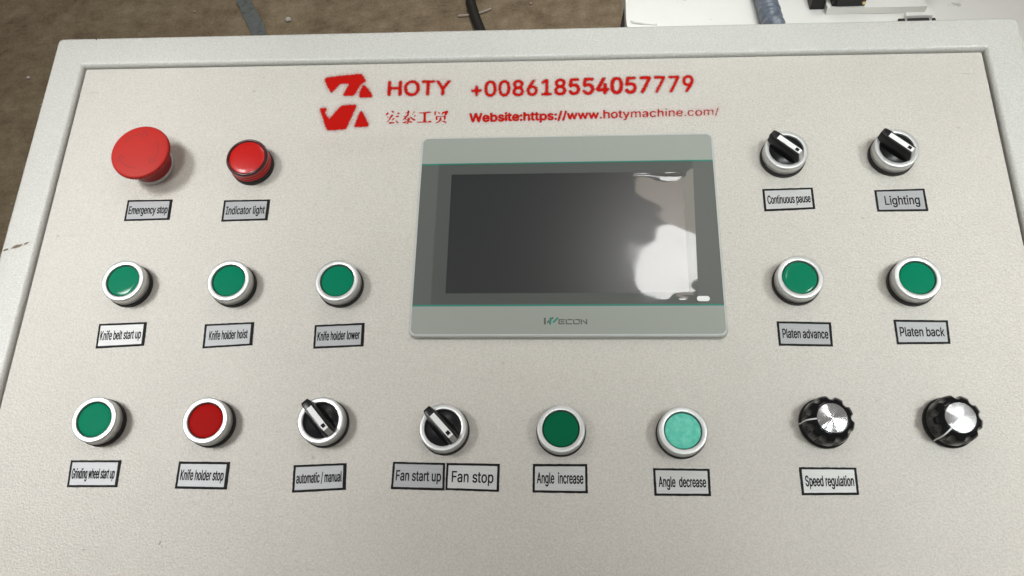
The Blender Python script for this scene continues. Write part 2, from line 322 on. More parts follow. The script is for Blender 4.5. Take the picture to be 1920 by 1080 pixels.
GLYPHS = '''+453|198,34 198,364 255,364 255,34|61,172 61,226 391,226 391,172
.188|95,-4 86,-4 78,-1 70,3 63,9 57,16 53,24 50,32 50,41 50,50 53,59 57,66 63,73 70,79 78,83 86,86 95,87 104,86 113,83 121,79 128,73 134,66 138,59 140,50 141,41 140,32 138,24 134,16 128,9 121,3 113,-1 104,-4
/249|235,533 71,-76 14,-76 178,533
0453|227,-7 199,-5 174,1 151,11 130,24 111,41 95,62 80,86 69,113 60,144 53,178 49,214 48,254 49,294 53,330 60,364 69,395 81,422 95,447 112,467 130,484 151,498 174,508 200,514 227,516 254,514 279,508 302,498 323,484 342,467 358,447 372,422 384,395 393,364 400,330 404,294 405,254 404,214 400,178 393,144 384,113 373,86 359,62 342,41 323,24 302,11 279,1 254,-5|227,50 245,51 261,56 276,63 290,74 303,87 313,103 323,122 330,144 336,168 340,194 343,223 344,254 343,285 340,314 336,341 330,365 323,387 313,405 303,422 290,435 276,446 261,453 245,458 227,460 209,458 192,453 177,446 163,435 151,422 140,405 131,387 123,365 117,341 113,314 110,285 109,254 110,223 113,194 117,168 123,144 131,122 140,103 151,87 163,74 177,63 192,56 209,51
1453|76,0 76,55 391,55 391,0|276,509 276,0 212,0 212,448 209,448 86,358 86,427 198,509
4453|40,105 40,158 247,509 311,509 109,166 109,163 413,163 413,105|282,0 282,121 282,146 282,318 343,318 343,0
5453|221,-7 199,-6 178,-2 159,3 140,11 123,21 108,32 94,45 83,60 73,76 66,93 62,111 60,130 122,130 124,119 127,108 132,98 138,89 145,80 154,73 163,66 173,60 184,56 196,52 208,50 221,50 236,51 250,53 264,58 276,64 288,72 298,82 307,92 314,104 320,117 324,131 327,146 328,162 327,178 324,193 320,208 314,221 306,233 297,244 286,254 275,262 262,269 248,273 233,276 218,277 205,276 192,275 180,272 167,268 156,264 145,258 136,252 128,246 67,253 96,509 366,509 366,452 151,452 134,301 136,301 145,308 155,315 166,320 178,325 190,329 203,331 216,333 229,334 247,333 263,330 279,326 294,321 308,314 321,306 334,296 345,285 355,273 364,260 372,246 379,231 384,215 388,199 390,181 391,163 390,139 385,117 379,95 369,76 357,57 343,41 327,27 309,15 289,6 268,-1 245,-5
6453|226,-7 203,-5 182,-1 161,5 142,15 125,26 109,40 96,56 84,74 75,94 69,115 65,138 64,162 65,180 68,199 73,219 80,239 89,261 102,285 118,311 137,340 252,509 322,509 151,261 145,261 149,268 154,275 159,281 165,288 172,293 179,299 187,303 196,307 205,310 214,312 224,314 235,314 257,313 278,309 298,303 316,295 332,284 346,271 359,257 370,240 378,221 384,201 388,180 389,157 388,134 384,112 377,92 368,73 356,55 343,39 327,26 310,14 291,5 271,-2 249,-6|226,48 241,49 254,52 267,56 279,63 289,70 299,79 307,90 314,101 320,114 324,128 327,142 327,157 327,173 324,187 320,201 314,213 307,225 299,235 289,244 279,251 267,258 254,262 241,264 226,265 212,264 198,262 186,258 174,252 163,244 153,235 145,225 138,214 132,201 128,188 126,174 125,158 126,143 128,128 132,114 138,102 145,90 153,79 163,70 174,63 186,56 198,52 212,49
7453|97,0 323,448 323,452 62,452 62,509 391,509 391,449 165,0
8453|226,-7 201,-6 178,-2 156,3 136,11 117,21 101,33 86,47 74,62 64,78 57,96 53,115 52,135 53,151 55,166 59,181 65,195 72,208 81,220 90,231 101,241 113,249 125,256 139,261 153,265 153,267 135,273 119,282 105,293 93,308 83,324 76,342 72,360 70,380 72,399 75,417 82,434 90,450 101,464 114,477 129,488 146,498 164,506 184,511 204,514 226,516 248,514 269,511 288,506 306,498 323,488 337,477 350,464 361,450 370,434 377,417 380,399 382,380 380,361 376,342 369,324 359,308 347,293 333,282 318,273 300,267 300,265 314,261 327,256 339,249 351,241 362,231 372,220 380,208 387,195 393,181 397,166 400,151 401,135 399,115 395,96 388,78 378,62 366,47 352,33 335,21 317,11 296,3 275,-2 251,-6|226,49 243,50 258,52 272,55 285,60 296,66 307,74 315,82 323,91 329,102 333,113 336,126 337,139 336,152 333,165 329,177 322,189 314,199 305,208 295,216 283,223 270,228 256,232 242,234 226,235 211,234 196,232 182,228 169,223 157,216 147,208 138,199 130,189 123,177 119,165 116,152 115,139 116,126 119,113 123,102 129,91 136,82 145,74 156,66 167,60 180,55 195,52 210,50|226,290 239,290 252,292 263,296 274,300 284,306 293,313 300,321 307,330 312,341 316,351 318,363 319,376 318,388 316,399 313,410 308,420 301,429 294,437 285,444 275,449 264,454 252,457 240,459 226,460 213,459 200,457 188,454 177,449 167,444 159,437 151,429 145,420 139,410 136,399 134,388 133,376 134,363 136,351 139,341 145,330 151,321 159,313 168,306 178,300 189,296 201,292 213,290
9453|226,516 249,514 271,510 291,503 310,494 328,482 343,468 356,452 368,434 377,414 384,393 388,371 389,347 388,328 385,309 380,290 373,270 363,248 350,224 334,197 315,168 200,0 130,0 301,248 307,248 303,240 299,234 294,227 287,221 281,215 273,210 265,206 257,202 248,199 238,196 228,195 218,195 195,196 175,199 155,206 137,214 121,225 106,237 94,252 83,269 74,287 68,307 65,329 64,352 65,375 69,397 75,417 85,436 96,454 110,469 125,483 143,494 162,504 182,510 203,514|226,460 212,459 199,457 186,452 174,446 163,438 154,429 145,419 138,407 133,395 129,381 126,367 125,352 126,336 129,322 133,308 138,295 145,284 154,274 163,265 174,257 186,251 199,247 212,244 226,243 240,244 254,247 267,251 279,257 289,265 299,273 307,284 314,295 320,308 324,321 327,335 327,350 327,366 324,381 320,394 314,407 307,419 299,429 290,438 279,446 267,452 254,457 241,459
:188|95,-4 86,-4 78,-1 70,3 63,9 57,16 53,24 50,32 50,41 50,50 53,59 57,66 63,73 70,79 78,83 86,86 95,87 104,86 113,83 121,79 128,73 134,66 138,59 140,50 141,41 140,32 138,24 134,16 128,9 121,3 113,-1 104,-4|95,271 86,272 78,274 70,278 63,284 57,291 53,299 50,307 50,316 50,325 53,334 57,342 63,349 70,354 78,359 86,361 95,362 104,361 113,359 121,354 128,349 134,342 138,334 140,325 141,316 140,307 138,299 134,291 128,284 121,278 113,274 104,272
A480|16,0 201,509 276,509 463,0 395,0 287,302 264,372 232,478 245,478 213,371 191,302 85,0|110,142 110,199 370,199 370,142
C510|267,-7 235,-5 205,1 177,11 150,25 126,42 104,63 86,88 70,115 57,146 48,179 42,215 40,254 42,293 48,329 57,362 70,393 86,421 104,445 126,466 150,484 177,498 205,508 235,514 267,516 286,515 305,513 323,509 340,504 357,498 373,490 388,481 402,471 415,460 427,447 438,433 448,418 456,402 463,385 469,367 473,348 408,348 405,361 401,373 395,384 389,395 382,404 375,413 366,421 357,428 348,435 337,440 327,445 315,449 304,452 292,454 280,455 267,456 245,454 223,450 203,443 184,432 166,419 150,403 137,385 125,364 116,340 109,314 105,285 103,254 105,223 109,194 116,168 125,145 137,123 151,105 166,89 184,76 203,66 223,59 245,54 267,53 280,53 292,55 304,57 315,60 327,64 337,69 348,74 357,81 366,88 375,96 382,105 389,114 395,125 401,136 405,148 408,160 473,160 469,142 463,124 457,107 448,91 438,76 428,62 416,49 402,38 388,28 373,19 357,11 341,5 323,0 305,-4 286,-6
E419|60,0 60,509 372,509 372,452 125,452 125,286 355,286 355,229 125,229 125,57 375,57 375,0
F410|60,0 60,509 369,509 369,452 125,452 125,278 346,278 346,221 125,221 125,0
G520|269,-7 236,-5 205,1 176,11 149,25 125,43 104,64 85,88 69,116 57,146 47,179 42,215 40,254 42,293 47,329 57,362 69,393 85,421 103,445 125,466 149,484 175,498 203,508 233,514 265,516 285,515 304,513 322,509 340,504 358,497 374,489 389,480 403,469 416,458 429,445 439,431 449,416 458,401 465,384 470,367 474,349 408,349 404,361 399,372 393,383 387,393 380,403 373,411 365,420 356,427 347,434 337,439 326,444 315,448 304,452 291,454 279,455 265,456 243,454 222,450 202,443 183,432 166,419 150,404 137,385 125,364 116,340 109,314 105,285 103,254 105,223 109,194 116,168 125,145 137,124 151,105 166,90 184,76 203,66 224,59 246,54 269,53 290,54 309,57 328,63 345,71 360,81 374,93 386,107 396,123 404,141 410,160 414,180 415,202 434,199 283,199 283,256 478,256 478,200 476,170 471,141 463,115 451,91 436,69 419,50 399,33 377,19 352,8 326,0 298,-5
H517|60,0 60,509 125,509 125,289 392,289 392,509 457,509 457,0 392,0 392,232 125,232 125,0
I300|31,0 31,57 118,57 118,452 31,452 31,509 269,509 269,452 183,452 183,57 269,57 269,0
K467|104,145 104,216 139,261 174,303 212,344 364,509 448,509 231,276 228,276|60,0 60,509 125,509 125,334 124,225 125,193 125,0|372,0 188,259 228,309 449,0
L393|60,0 60,509 125,509 125,57 361,57 361,0
O533|267,-7 235,-5 205,1 177,11 150,25 126,42 105,63 86,88 70,115 57,146 48,179 42,215 40,254 42,293 48,329 57,362 70,393 86,421 105,445 126,466 150,484 177,498 205,508 235,514 267,516 299,514 329,508 357,498 384,484 408,466 429,445 448,421 464,393 477,362 486,329 491,293 493,254 491,215 486,179 477,146 464,115 448,88 429,63 408,42 384,25 357,11 329,1 299,-5|267,53 289,54 310,59 330,66 349,76 367,89 383,105 396,123 408,144 418,168 425,194 429,223 430,254 429,286 425,314 418,341 408,365 396,386 383,404 367,420 349,433 330,443 310,450 289,454 267,456 245,454 223,450 203,443 184,433 167,420 151,404 137,385 125,364 116,340 109,314 105,285 103,254 105,223 109,194 116,168 125,144 137,123 151,105 167,89 184,76 203,66 223,59 245,54
P445|60,0 60,509 235,509 263,507 289,503 312,497 332,487 350,476 366,462 379,447 390,430 398,411 404,391 407,370 409,348 407,325 404,304 398,284 390,265 379,248 366,233 350,219 332,207 312,198 289,191 263,187 235,186 109,186 109,242 233,242 252,243 269,246 284,250 297,256 308,264 318,272 327,282 333,294 338,306 342,319 344,333 344,348 344,362 342,376 338,389 333,402 326,413 318,423 308,431 297,439 284,444 268,449 251,451 232,452 125,452 125,0
S447|224,-9 197,-8 172,-4 149,1 128,9 108,19 91,31 76,45 64,60 54,77 46,96 41,115 38,137 104,137 107,123 110,110 116,98 123,88 132,79 142,71 154,64 166,59 180,55 194,52 209,50 224,49 241,50 257,52 272,55 286,60 299,66 311,74 321,82 329,92 336,102 341,114 345,126 346,139 345,151 342,161 338,171 332,179 325,186 316,193 307,199 296,205 245,222 184,239 154,249 128,260 105,274 86,289 71,307 60,326 54,348 52,372 53,393 58,413 65,431 75,448 87,463 102,476 119,488 138,498 158,506 180,511 203,514 227,516 252,514 275,511 296,505 316,498 334,488 351,476 365,463 377,449 387,433 394,415 399,397 401,378 337,378 334,396 326,412 316,426 302,437 286,447 267,453 247,457 225,459 209,458 194,456 180,452 167,448 156,442 145,435 136,427 129,418 123,409 118,398 116,387 115,376 116,363 119,352 124,342 131,334 139,326 148,319 158,313 169,308 212,293 264,279 312,264 324,258 336,252 347,245 359,238 369,229 379,220 387,209 395,198 401,185 405,171 407,155 408,139 407,118 403,99 396,81 386,64 374,48 360,34 343,21 323,11 302,2 278,-4 252,-8
T449|32,452 32,509 417,509 417,452 257,452 257,0 193,0 193,452
W686|155,0 16,509 82,509 163,196 175,145 187,94 197,40 189,40 200,94 211,145 224,196 306,509 380,509 462,196 474,145 486,94 497,40 488,40 499,94 510,145 523,196 603,509 670,509 530,0 455,0 368,323 351,391 336,475 350,475 335,395 318,323 230,0
Y472|203,0 203,208 16,509 91,509 192,344 222,292 250,230 224,230 251,293 280,344 381,509 455,509 268,208 268,0
a389|160,-9 142,-8 126,-5 110,-1 94,5 80,12 68,22 57,32 48,45 40,58 35,73 31,90 30,108 31,123 34,138 38,150 43,161 50,171 58,179 67,187 78,193 89,199 100,203 112,207 125,211 178,220 234,227 244,228 252,230 259,232 265,235 270,238 273,243 275,248 276,255 276,257 275,268 273,279 271,288 267,297 262,304 256,311 248,317 240,322 230,326 220,329 208,330 196,331 183,330 171,329 159,326 149,322 140,318 132,313 124,307 118,301 112,294 107,288 103,281 100,274 41,291 48,308 57,322 67,335 79,346 91,355 104,364 118,370 133,375 148,379 163,382 179,384 194,384 239,379 251,376 263,372 275,367 286,360 296,353 306,343 315,333 322,320 329,306 333,290 336,272 337,251 337,0 277,0 277,52 272,52 252,25 244,18 236,12 226,6 215,1 203,-3 190,-6 176,-8|170,45 187,46 202,49 216,53 228,59 239,66 248,74 257,83 263,93 269,104 272,115 275,126 276,138 276,190 259,182 231,176 200,171 175,168 134,159 125,155 117,150 110,145 103,139 98,132 95,124 93,115 92,105 92,95 94,87 98,79 102,72 107,66 114,61 121,56 130,52 139,49 149,47 159,46
b424|229,-8 213,-7 198,-5 184,-1 172,4 162,10 153,17 145,24 138,31 118,59 112,59 112,0 53,0 53,509 114,509 114,319 118,319 137,346 144,353 152,360 161,367 171,373 183,378 197,381 212,384 229,384 252,383 274,378 294,371 313,361 330,347 345,332 359,313 370,293 379,270 385,245 389,218 390,189 389,160 385,133 379,108 370,84 359,64 346,45 330,29 313,16 294,5 274,-2 252,-7|220,47 237,48 253,51 267,57 279,66 291,76 301,88 309,101 316,117 321,133 325,151 327,170 328,189 327,209 325,227 321,245 316,261 309,276 301,290 291,301 280,311 267,319 253,325 237,329 220,330 203,329 188,325 174,320 161,312 150,302 140,291 132,278 125,263 120,247 116,229 113,210 113,189 113,169 116,150 120,132 125,115 132,100 140,86 150,75 162,65 174,57 188,51 204,48
c396|207,-8 182,-7 159,-2 137,6 117,16 98,30 82,46 68,64 56,85 46,108 40,133 36,159 34,187 36,216 40,243 46,268 56,291 68,312 82,330 98,346 117,360 137,371 159,378 182,383 207,384 221,384 234,383 247,380 260,377 272,373 284,368 295,362 305,356 315,349 324,341 332,332 340,322 347,312 353,301 358,289 362,277 303,262 290,289 270,311 242,325 207,330 189,329 173,325 158,319 145,310 134,300 124,287 115,274 108,258 103,242 99,224 97,206 96,187 97,169 99,151 103,134 108,117 115,102 124,89 134,76 145,66 158,57 173,51 189,48 207,46 243,52 271,66 292,89 304,117 363,102 359,90 354,78 348,67 341,56 334,46 325,37 316,29 306,21 296,15 285,9 273,4 261,-1 248,-4 235,-6 221,-8
d424|195,-8 172,-7 151,-2 130,5 111,16 94,29 79,45 66,64 55,84 46,108 39,133 35,160 34,189 35,218 39,245 46,270 55,293 66,313 79,332 95,347 112,361 131,371 151,378 173,383 196,384 213,384 228,381 241,378 253,373 263,367 272,360 280,353 287,346 306,319 311,319 311,509 372,509 372,0 313,0 313,59 307,59 287,31 280,24 272,17 263,10 252,4 241,-1 227,-5 212,-7|205,47 221,48 236,51 250,57 263,65 274,75 284,86 293,100 299,115 305,132 309,150 311,169 312,189 311,210 309,229 305,247 300,263 293,278 284,291 275,302 263,312 251,320 237,325 221,329 205,330 187,329 172,325 157,319 145,311 133,301 124,290 115,276 108,261 103,245 99,227 97,209 96,189 97,170 99,151 103,133 109,117 115,101 124,88 134,76 145,66 158,57 172,51 188,48
e404|212,-8 185,-7 161,-2 138,6 117,16 98,30 82,46 68,64 56,85 46,108 40,132 35,159 34,187 35,215 39,242 46,267 55,290 67,311 81,329 97,346 115,359 135,370 157,378 180,383 205,384 221,384 236,382 251,379 266,374 280,368 294,361 307,351 319,341 331,329 341,315 350,299 357,282 363,263 368,242 370,219 371,194 371,169 75,169 75,221 338,221 310,202 309,220 307,237 303,254 298,269 291,282 283,294 273,305 263,314 250,321 237,326 222,329 205,330 189,329 173,326 159,321 146,313 135,304 125,294 116,282 109,270 103,256 99,241 97,226 96,211 96,178 97,157 100,139 104,122 110,106 118,92 128,80 139,70 151,61 165,55 179,50 195,47 212,46 224,47 234,48 244,50 254,53 263,56 271,61 278,66 285,73 292,80 297,88 302,96 306,105 365,91 360,77 353,63 345,51 335,39 324,29 311,19 298,11 283,4 266,-1 249,-5 231,-7
f254|228,379 228,327 6,327 6,379|81,0 81,432 82,447 84,461 89,474 96,486 104,496 113,505 124,513 135,519 148,524 161,527 174,529 187,530 222,527 243,521 227,468 215,472 195,474 182,473 171,470 162,466 154,460 149,452 145,443 142,431 142,419 142,0
g425|207,-151 187,-150 168,-148 150,-144 134,-140 119,-134 105,-127 93,-119 82,-110 73,-101 64,-91 57,-80 51,-69 101,-41 122,-66 128,-72 136,-78 145,-83 154,-88 165,-92 178,-95 192,-97 207,-97 229,-96 249,-92 267,-85 282,-75 295,-62 304,-47 310,-28 311,-6 311,68 306,68 287,41 280,34 272,28 263,21 252,16 241,11 227,8 212,5 195,5 173,6 152,10 132,17 113,27 95,39 80,53 67,71 55,90 46,112 39,136 35,163 34,191 35,220 39,246 46,271 55,293 66,314 80,332 95,347 112,361 131,371 152,378 173,383 196,384 213,384 228,382 242,378 253,373 264,367 273,360 281,353 288,346 308,319 313,319 313,379 372,379 372,-9 371,-32 367,-54 360,-73 350,-90 338,-104 324,-117 308,-127 291,-136 271,-142 251,-147 229,-150|205,59 222,60 237,63 251,68 264,75 275,84 285,95 293,107 300,121 305,137 309,154 312,172 312,193 312,212 309,231 305,248 300,264 293,278 285,291 275,303 264,312 251,320 237,325 222,329 205,330 188,329 172,325 158,320 145,312 134,302 124,290 115,277 109,262 103,246 99,229 97,212 96,193 97,173 99,155 103,138 109,123 116,108 124,96 134,85 145,76 158,68 172,63 188,60
h410|114,227 114,0 53,0 53,509 114,509 114,287 102,287 112,312 124,332 137,349 152,362 169,372 187,379 207,383 227,384 246,383 264,380 280,376 295,369 309,360 321,349 332,336 341,321 348,304 353,285 356,264 357,240 357,0 296,0 296,235 295,256 290,275 283,291 273,304 260,315 246,323 229,328 210,329 197,328 184,326 172,322 161,317 150,311 141,303 133,293 126,283 121,271 117,257 114,243
i167|53,0 53,379 114,379 114,0|84,443 75,444 67,446 60,449 54,455 48,461 44,468 42,475 41,483 42,491 44,499 48,506 54,512 60,517 67,521 75,523 84,524 92,523 100,521 107,517 114,512 119,506 123,499 126,491 126,483 126,475 123,468 119,461 114,455 107,449 100,446 92,444
k381|110,137 110,212 121,212 284,379 360,379 184,199 177,199|53,0 53,509 114,509 114,0|294,0 148,186 191,229 372,0
l189|139,-2 119,-1 101,3 86,10 74,20 65,33 58,47 54,65 53,84 53,509 114,509 114,99 114,87 115,77 117,68 120,62 124,58 130,54 137,53 146,52 160,53 170,54 181,3 162,-1
m610|53,0 53,379 112,379 112,295 108,295 112,310 118,323 125,335 132,346 141,355 151,363 161,370 172,376 183,380 195,384 207,386 219,386 239,385 257,380 273,372 287,361 299,347 309,331 316,314 321,295 312,295 317,308 322,321 329,332 337,343 347,353 357,361 368,369 381,375 394,380 407,383 422,385 437,386 453,385 468,383 483,378 497,372 510,364 522,354 532,342 541,328 548,313 553,296 556,276 557,255 557,0 496,0 496,254 494,273 490,289 483,302 473,313 460,321 447,326 433,329 419,330 406,330 395,328 384,324 374,320 365,314 358,307 351,299 345,290 341,280 338,270 336,259 335,247 335,0 274,0 274,260 273,275 269,288 262,301 253,311 242,320 229,326 215,329 199,330 188,330 178,328 168,325 158,320 148,314 140,307 132,299 126,289 121,278 117,266 114,253 114,238 114,0
n410|114,227 114,0 53,0 53,379 112,379 112,287 102,287 112,312 124,332 137,349 152,362 169,372 187,379 207,383 227,384 246,383 264,380 280,376 295,369 309,360 321,349 332,336 341,321 348,304 353,285 356,264 357,240 357,0 296,0 296,235 295,256 290,275 283,291 273,304 260,315 246,323 229,328 210,329 197,328 184,326 172,322 161,317 150,311 141,303 133,293 126,283 121,271 117,257 114,243
o415|207,-8 182,-7 159,-2 137,6 117,16 98,30 82,46 68,64 56,85 46,108 40,133 36,159 34,187 36,216 40,243 46,268 56,291 68,312 82,330 98,346 117,360 137,371 159,378 182,383 207,384 233,383 256,378 278,371 299,360 317,346 333,330 347,312 359,291 369,268 376,243 380,216 381,187 380,159 376,133 369,108 359,85 347,64 333,46 317,30 299,16 278,6 256,-2 233,-7|207,46 226,48 242,51 257,57 270,66 282,76 292,89 300,102 307,117 312,134 316,151 318,169 319,187 318,206 316,224 312,242 307,258 300,274 292,287 282,300 270,310 257,319 242,325 226,329 207,330 189,329 173,325 158,319 145,310 134,300 124,287 115,274 108,258 103,242 99,224 97,206 96,187 97,169 99,151 103,134 108,117 115,102 124,89 134,76 145,66 158,57 173,51 189,48
p424|53,-143 53,379 112,379 112,319 118,319 137,346 144,353 152,360 161,367 171,373 183,378 197,381 212,384 229,384 252,383 274,378 294,371 313,361 330,347 345,332 359,313 370,293 379,270 385,245 389,218 390,189 389,160 385,133 379,108 370,84 359,64 346,45 330,29 313,16 294,5 274,-2 252,-7 229,-8 213,-7 198,-5 184,-1 173,4 162,10 153,17 145,24 138,31 118,59 114,59 114,-143|220,47 237,48 253,51 267,57 279,66 291,76 301,88 309,101 316,117 321,133 325,151 327,170 328,189 327,209 325,227 321,245 316,261 309,276 301,290 291,301 280,311 267,319 253,325 237,329 220,330 203,329 188,325 174,320 161,312 150,302 140,291 132,278 125,263 120,247 116,229 113,210 113,189 113,169 116,150 120,132 125,115 132,100 140,86 150,75 162,65 174,57 188,51 204,48
r259|53,0 53,379 112,379 112,321 115,321 122,335 130,347 140,358 152,367 166,375 181,380 196,384 213,385 229,384 243,384 243,322 230,324 207,326 194,325 182,323 170,319 159,315 149,309 140,301 132,293 126,284 121,273 117,262 114,250 114,237 114,0
s365|182,-8 163,-7 145,-5 128,-2 112,3 98,10 84,18 72,27 62,38 53,50 45,63 40,78 36,94 94,107 99,92 105,79 114,69 124,60 136,54 150,49 165,46 181,45 200,46 217,50 232,55 244,62 255,71 262,81 267,91 268,103 267,112 265,121 260,129 254,136 246,142 237,147 225,151 212,155 149,170 125,177 104,186 87,196 72,208 61,222 53,237 48,255 47,274 48,290 51,305 57,319 65,332 75,343 87,354 100,363 115,370 131,377 149,381 167,384 187,384 206,384 223,381 239,378 254,372 267,366 279,358 290,349 299,339 307,328 314,316 319,303 324,290 268,277 264,288 258,298 251,307 243,316 232,323 219,328 205,331 187,333 171,332 156,329 143,324 131,317 121,308 114,299 110,289 109,277 110,267 112,258 117,250 124,243 133,237 144,232 157,227 172,223 229,209 254,202 275,194 292,183 306,171 317,158 325,142 330,125 331,107 330,90 326,75 321,61 312,47 302,35 290,24 276,15 260,6 242,0 223,-5 203,-7
t227|204,379 204,327 6,327 6,379|65,471 126,471 126,98 127,86 128,76 132,68 136,61 142,56 150,53 159,51 170,50 185,51 202,54 213,2 192,-3 168,-4 145,-3 125,2 107,10 92,21 80,35 72,52 67,71 65,93
u410|182,-5 164,-4 146,-1 130,4 115,11 101,20 89,31 78,44 69,59 62,76 57,95 54,116 53,139 53,379 114,379 114,144 115,123 119,105 127,89 137,75 150,64 164,56 181,52 200,50 213,51 226,53 238,57 249,62 259,69 268,77 276,86 283,97 289,109 293,122 295,137 296,153 296,379 357,379 357,0 298,0 298,92 307,92 297,67 286,47 272,30 257,17 240,7 222,0 203,-4
v389|163,0 17,379 84,379 165,155 187,87 206,21 184,21 203,87 224,155 305,379 371,379 226,0
w567|138,0 23,379 87,379 133,214 154,137 175,41 165,41 186,135 206,214 252,379 316,379 362,214 382,136 402,41 391,41 413,135 434,214 480,379 545,379 429,0 368,0 319,172 305,225 291,280 277,338 291,338 277,280 263,225 248,172 199,0
y389|47,-139 61,-86 71,-87 80,-89 88,-90 96,-90 104,-89 111,-87 118,-84 124,-80 130,-74 136,-67 141,-58 146,-48 151,-36 163,-1 17,379 84,379 165,155 187,87 206,21 184,21 202,87 224,155 305,379 371,379 204,-58 198,-72 191,-85 184,-97 177,-107 168,-116 159,-124 150,-130 139,-136 128,-140 117,-143 104,-145 91,-145 65,-143'''
FONT = {}
for line in GLYPHS.split('\n'):
    ch = line[0]; parts = line[1:].split('|')
    FONT[ch] = (int(parts[0]), [[tuple(map(float, p.split(','))) for p in c.split()] for c in parts[1:]])
CAP = max(p[1] for p in FONT['H'][1][0])
def sarea(c): return sum(p[0] * q[1] - q[0] * p[1] for p, q in zip(c, c[1:] + c[:1])) / 2
def text_contours(s, space=200):
    """contours with x in 0..1 (width) and y in cap heights; each item: (outer, holes)"""
    x = 0; out = []
    for ch in s:
        if ch == ' ': x += space; continue
        adv, cs = FONT[ch]; big = max(cs, key=lambda c: abs(sarea(c))); sg = 1 if sarea(big) > 0 else -1
        outs = [[c, []] for c in cs if sarea(c) * sg > 0]
        for c in cs:
            if sarea(c) * sg > 0: continue
            for o in outs:
                xs = [p[0] for p in o[0]]; ys = [p[1] for p in o[0]]
                if min(xs) <= c[0][0] <= max(xs) and min(ys) <= c[0][1] <= max(ys): o[1].append(c); break
        for o, hs in outs:
            out.append(([(p[0] + x, p[1]) for p in o], [[(p[0] + x, p[1]) for p in h] for h in hs]))
        x += adv
    x0 = min(p[0] for o, _ in out for p in o); x1 = max(p[0] for o, _ in out for p in o)
    f = lambda c: [((p[0] - x0) / (x1 - x0), p[1] / CAP) for p in c]
    return [(f(o), [f(h) for h in hs]) for o, hs in out]

from mathutils.geometry import delaunay_2d_cdt
def wind(cs, x, y):
    w = 0
    for c in cs:
        for (x1, y1), (x2, y2) in zip(c, c[1:] + c[:1]):
            if (y1 <= y) != (y2 <= y) and x < x1 + (y - y1) * (x2 - x1) / (y2 - y1): w += 1 if y2 > y1 else -1
    return w
def embolden(c, w):
    """push the contour's points outwards (ink side stays on the left for outer, right for holes)"""
    n = len(c); out = []
    for i in range(n):
        a, b, d = c[i - 1], c[i], c[(i + 1) % n]
        t1 = Vector((b[0] - a[0], b[1] - a[1])); t2 = Vector((d[0] - b[0], d[1] - b[1]))
        if t1.length < 1e-9 or t2.length < 1e-9: out.append(b); continue
        t = (t1.normalized() + t2.normalized())
        if t.length < .2: out.append(b); continue
        t.normalize(); out.append((b[0] + t.y * w, b[1] - t.x * w))
    return out
def flat_letters(bm, groups, fmap, z, fat=.17):
    for o, hs in groups:
        cs = [[tuple(fmap(*p)) for p in c] for c in [o] + hs]
        sg = 1 if sarea(cs[0]) > 0 else -1
        cs = [embolden(c, fat * sg) for c in cs]
        pts, es = [], []
        for c in cs:
            k = len(pts); pts += [Vector(p) for p in c]; es += [(k + i, k + (i + 1) % len(c)) for i in range(len(c))]
        vo, eo, fo, *_ = delaunay_2d_cdt(pts, es, [], 0, 1e-5)
        vs = {}
        for f in fo:
            cx = sum(vo[i].x for i in f) / len(f); cy = sum(vo[i].y for i in f) / len(f)
            if wind(cs, cx, cy) == 0: continue
            for i in f:
                if i not in vs: vs[i] = bm.verts.new((vo[i].x, vo[i].y, z))
            bm.faces.new([vs[i] for i in f])
    bm.normal_update()
    for f in list(bm.faces):
        if f.normal.z < 0: f.normal_flip()

# ------------------------------------------------------------------ floor and far things
bm = bmesh.new(); v = [bm.verts.new(p) for p in ((-12, -12, 0), (12, -12, 0), (12, 12, 0), (-12, 12, 0))]; bm.faces.new(v)
tag(obj('floor', bm, M_floor, scale=1), kind='structure')
bm = bmesh.new()
Lf, Rt = [], []
random.seed(3)
for i in range(61):
    t = i / 60; y = 1.15 + 1.1 * t
    xl = -.7385 - (y - 1.15) * .52 + random.uniform(-.0025, .0025); w = .0425 + random.uniform(-.003, .003)
    Lf.append(bm.verts.new((xl + .014, y, .004))); Rt.append(bm.verts.new((xl + .014 + w, y, .004)))
for i in range(60): bm.faces.new((Lf[i], Rt[i], Rt[i + 1], Lf[i + 1]))
tag(obj('floor_line', bm, M_tape, scale=1), kind='structure')

def crumb(x, y, r, label, m=M_foam, seed=0, flat=.6):
    random.seed(seed); bm = bmesh.new(); bmesh.ops.create_icosphere(bm, subdivisions=2, radius=r)
    for q in bm.verts: q.co = Vector((q.co.x, q.co.y, q.co.z * flat)) * random.uniform(.75, 1.15)
    o = obj('foam_crumb', bm, m, smooth=60, scale=1); o.location = (x, y, r * flat * .9)
    return tag(o, label, 'crumb', 'white crumbs scattered on the floor')
crumb(-.7489, 1.424, .0085, 'largest white crumb on the brown floor right of the blue-grey line', seed=1)
crumb(-1.4, 1.22, .005, 'small white crumb on the floor near the upper left corner', seed=2)
crumb(-1.22, 1.015, .006, 'pale smudgy crumb on the floor just left of the console corner', M_stick, seed=4)
crumb(-1.33, 1.12, .003, 'tiny pale speck on the floor between two larger crumbs at left', M_stick, seed=5)
crumb(-1.28, .80, .003, 'tiny pale speck lying lowest on the floor left of the console', M_stick, seed=6)

for x, y, r, sd, lab in ((-.55, 1.40, .003, 21, 'tiny pale speck on the floor between the largest crumb and the cable'), (-.10, 1.47, .0035, 22, 'tiny pale speck on the floor right of the black corrugated cable'), (-1.02, 1.47, .0035, 23, 'tiny pale speck on the floor left of the blue-grey line'), (-1.30, .62, .003, 24, 'faint speck on the dark floor beside the lower left console edge')):
    crumb(x, y, r, lab, M_stick, seed=sd)
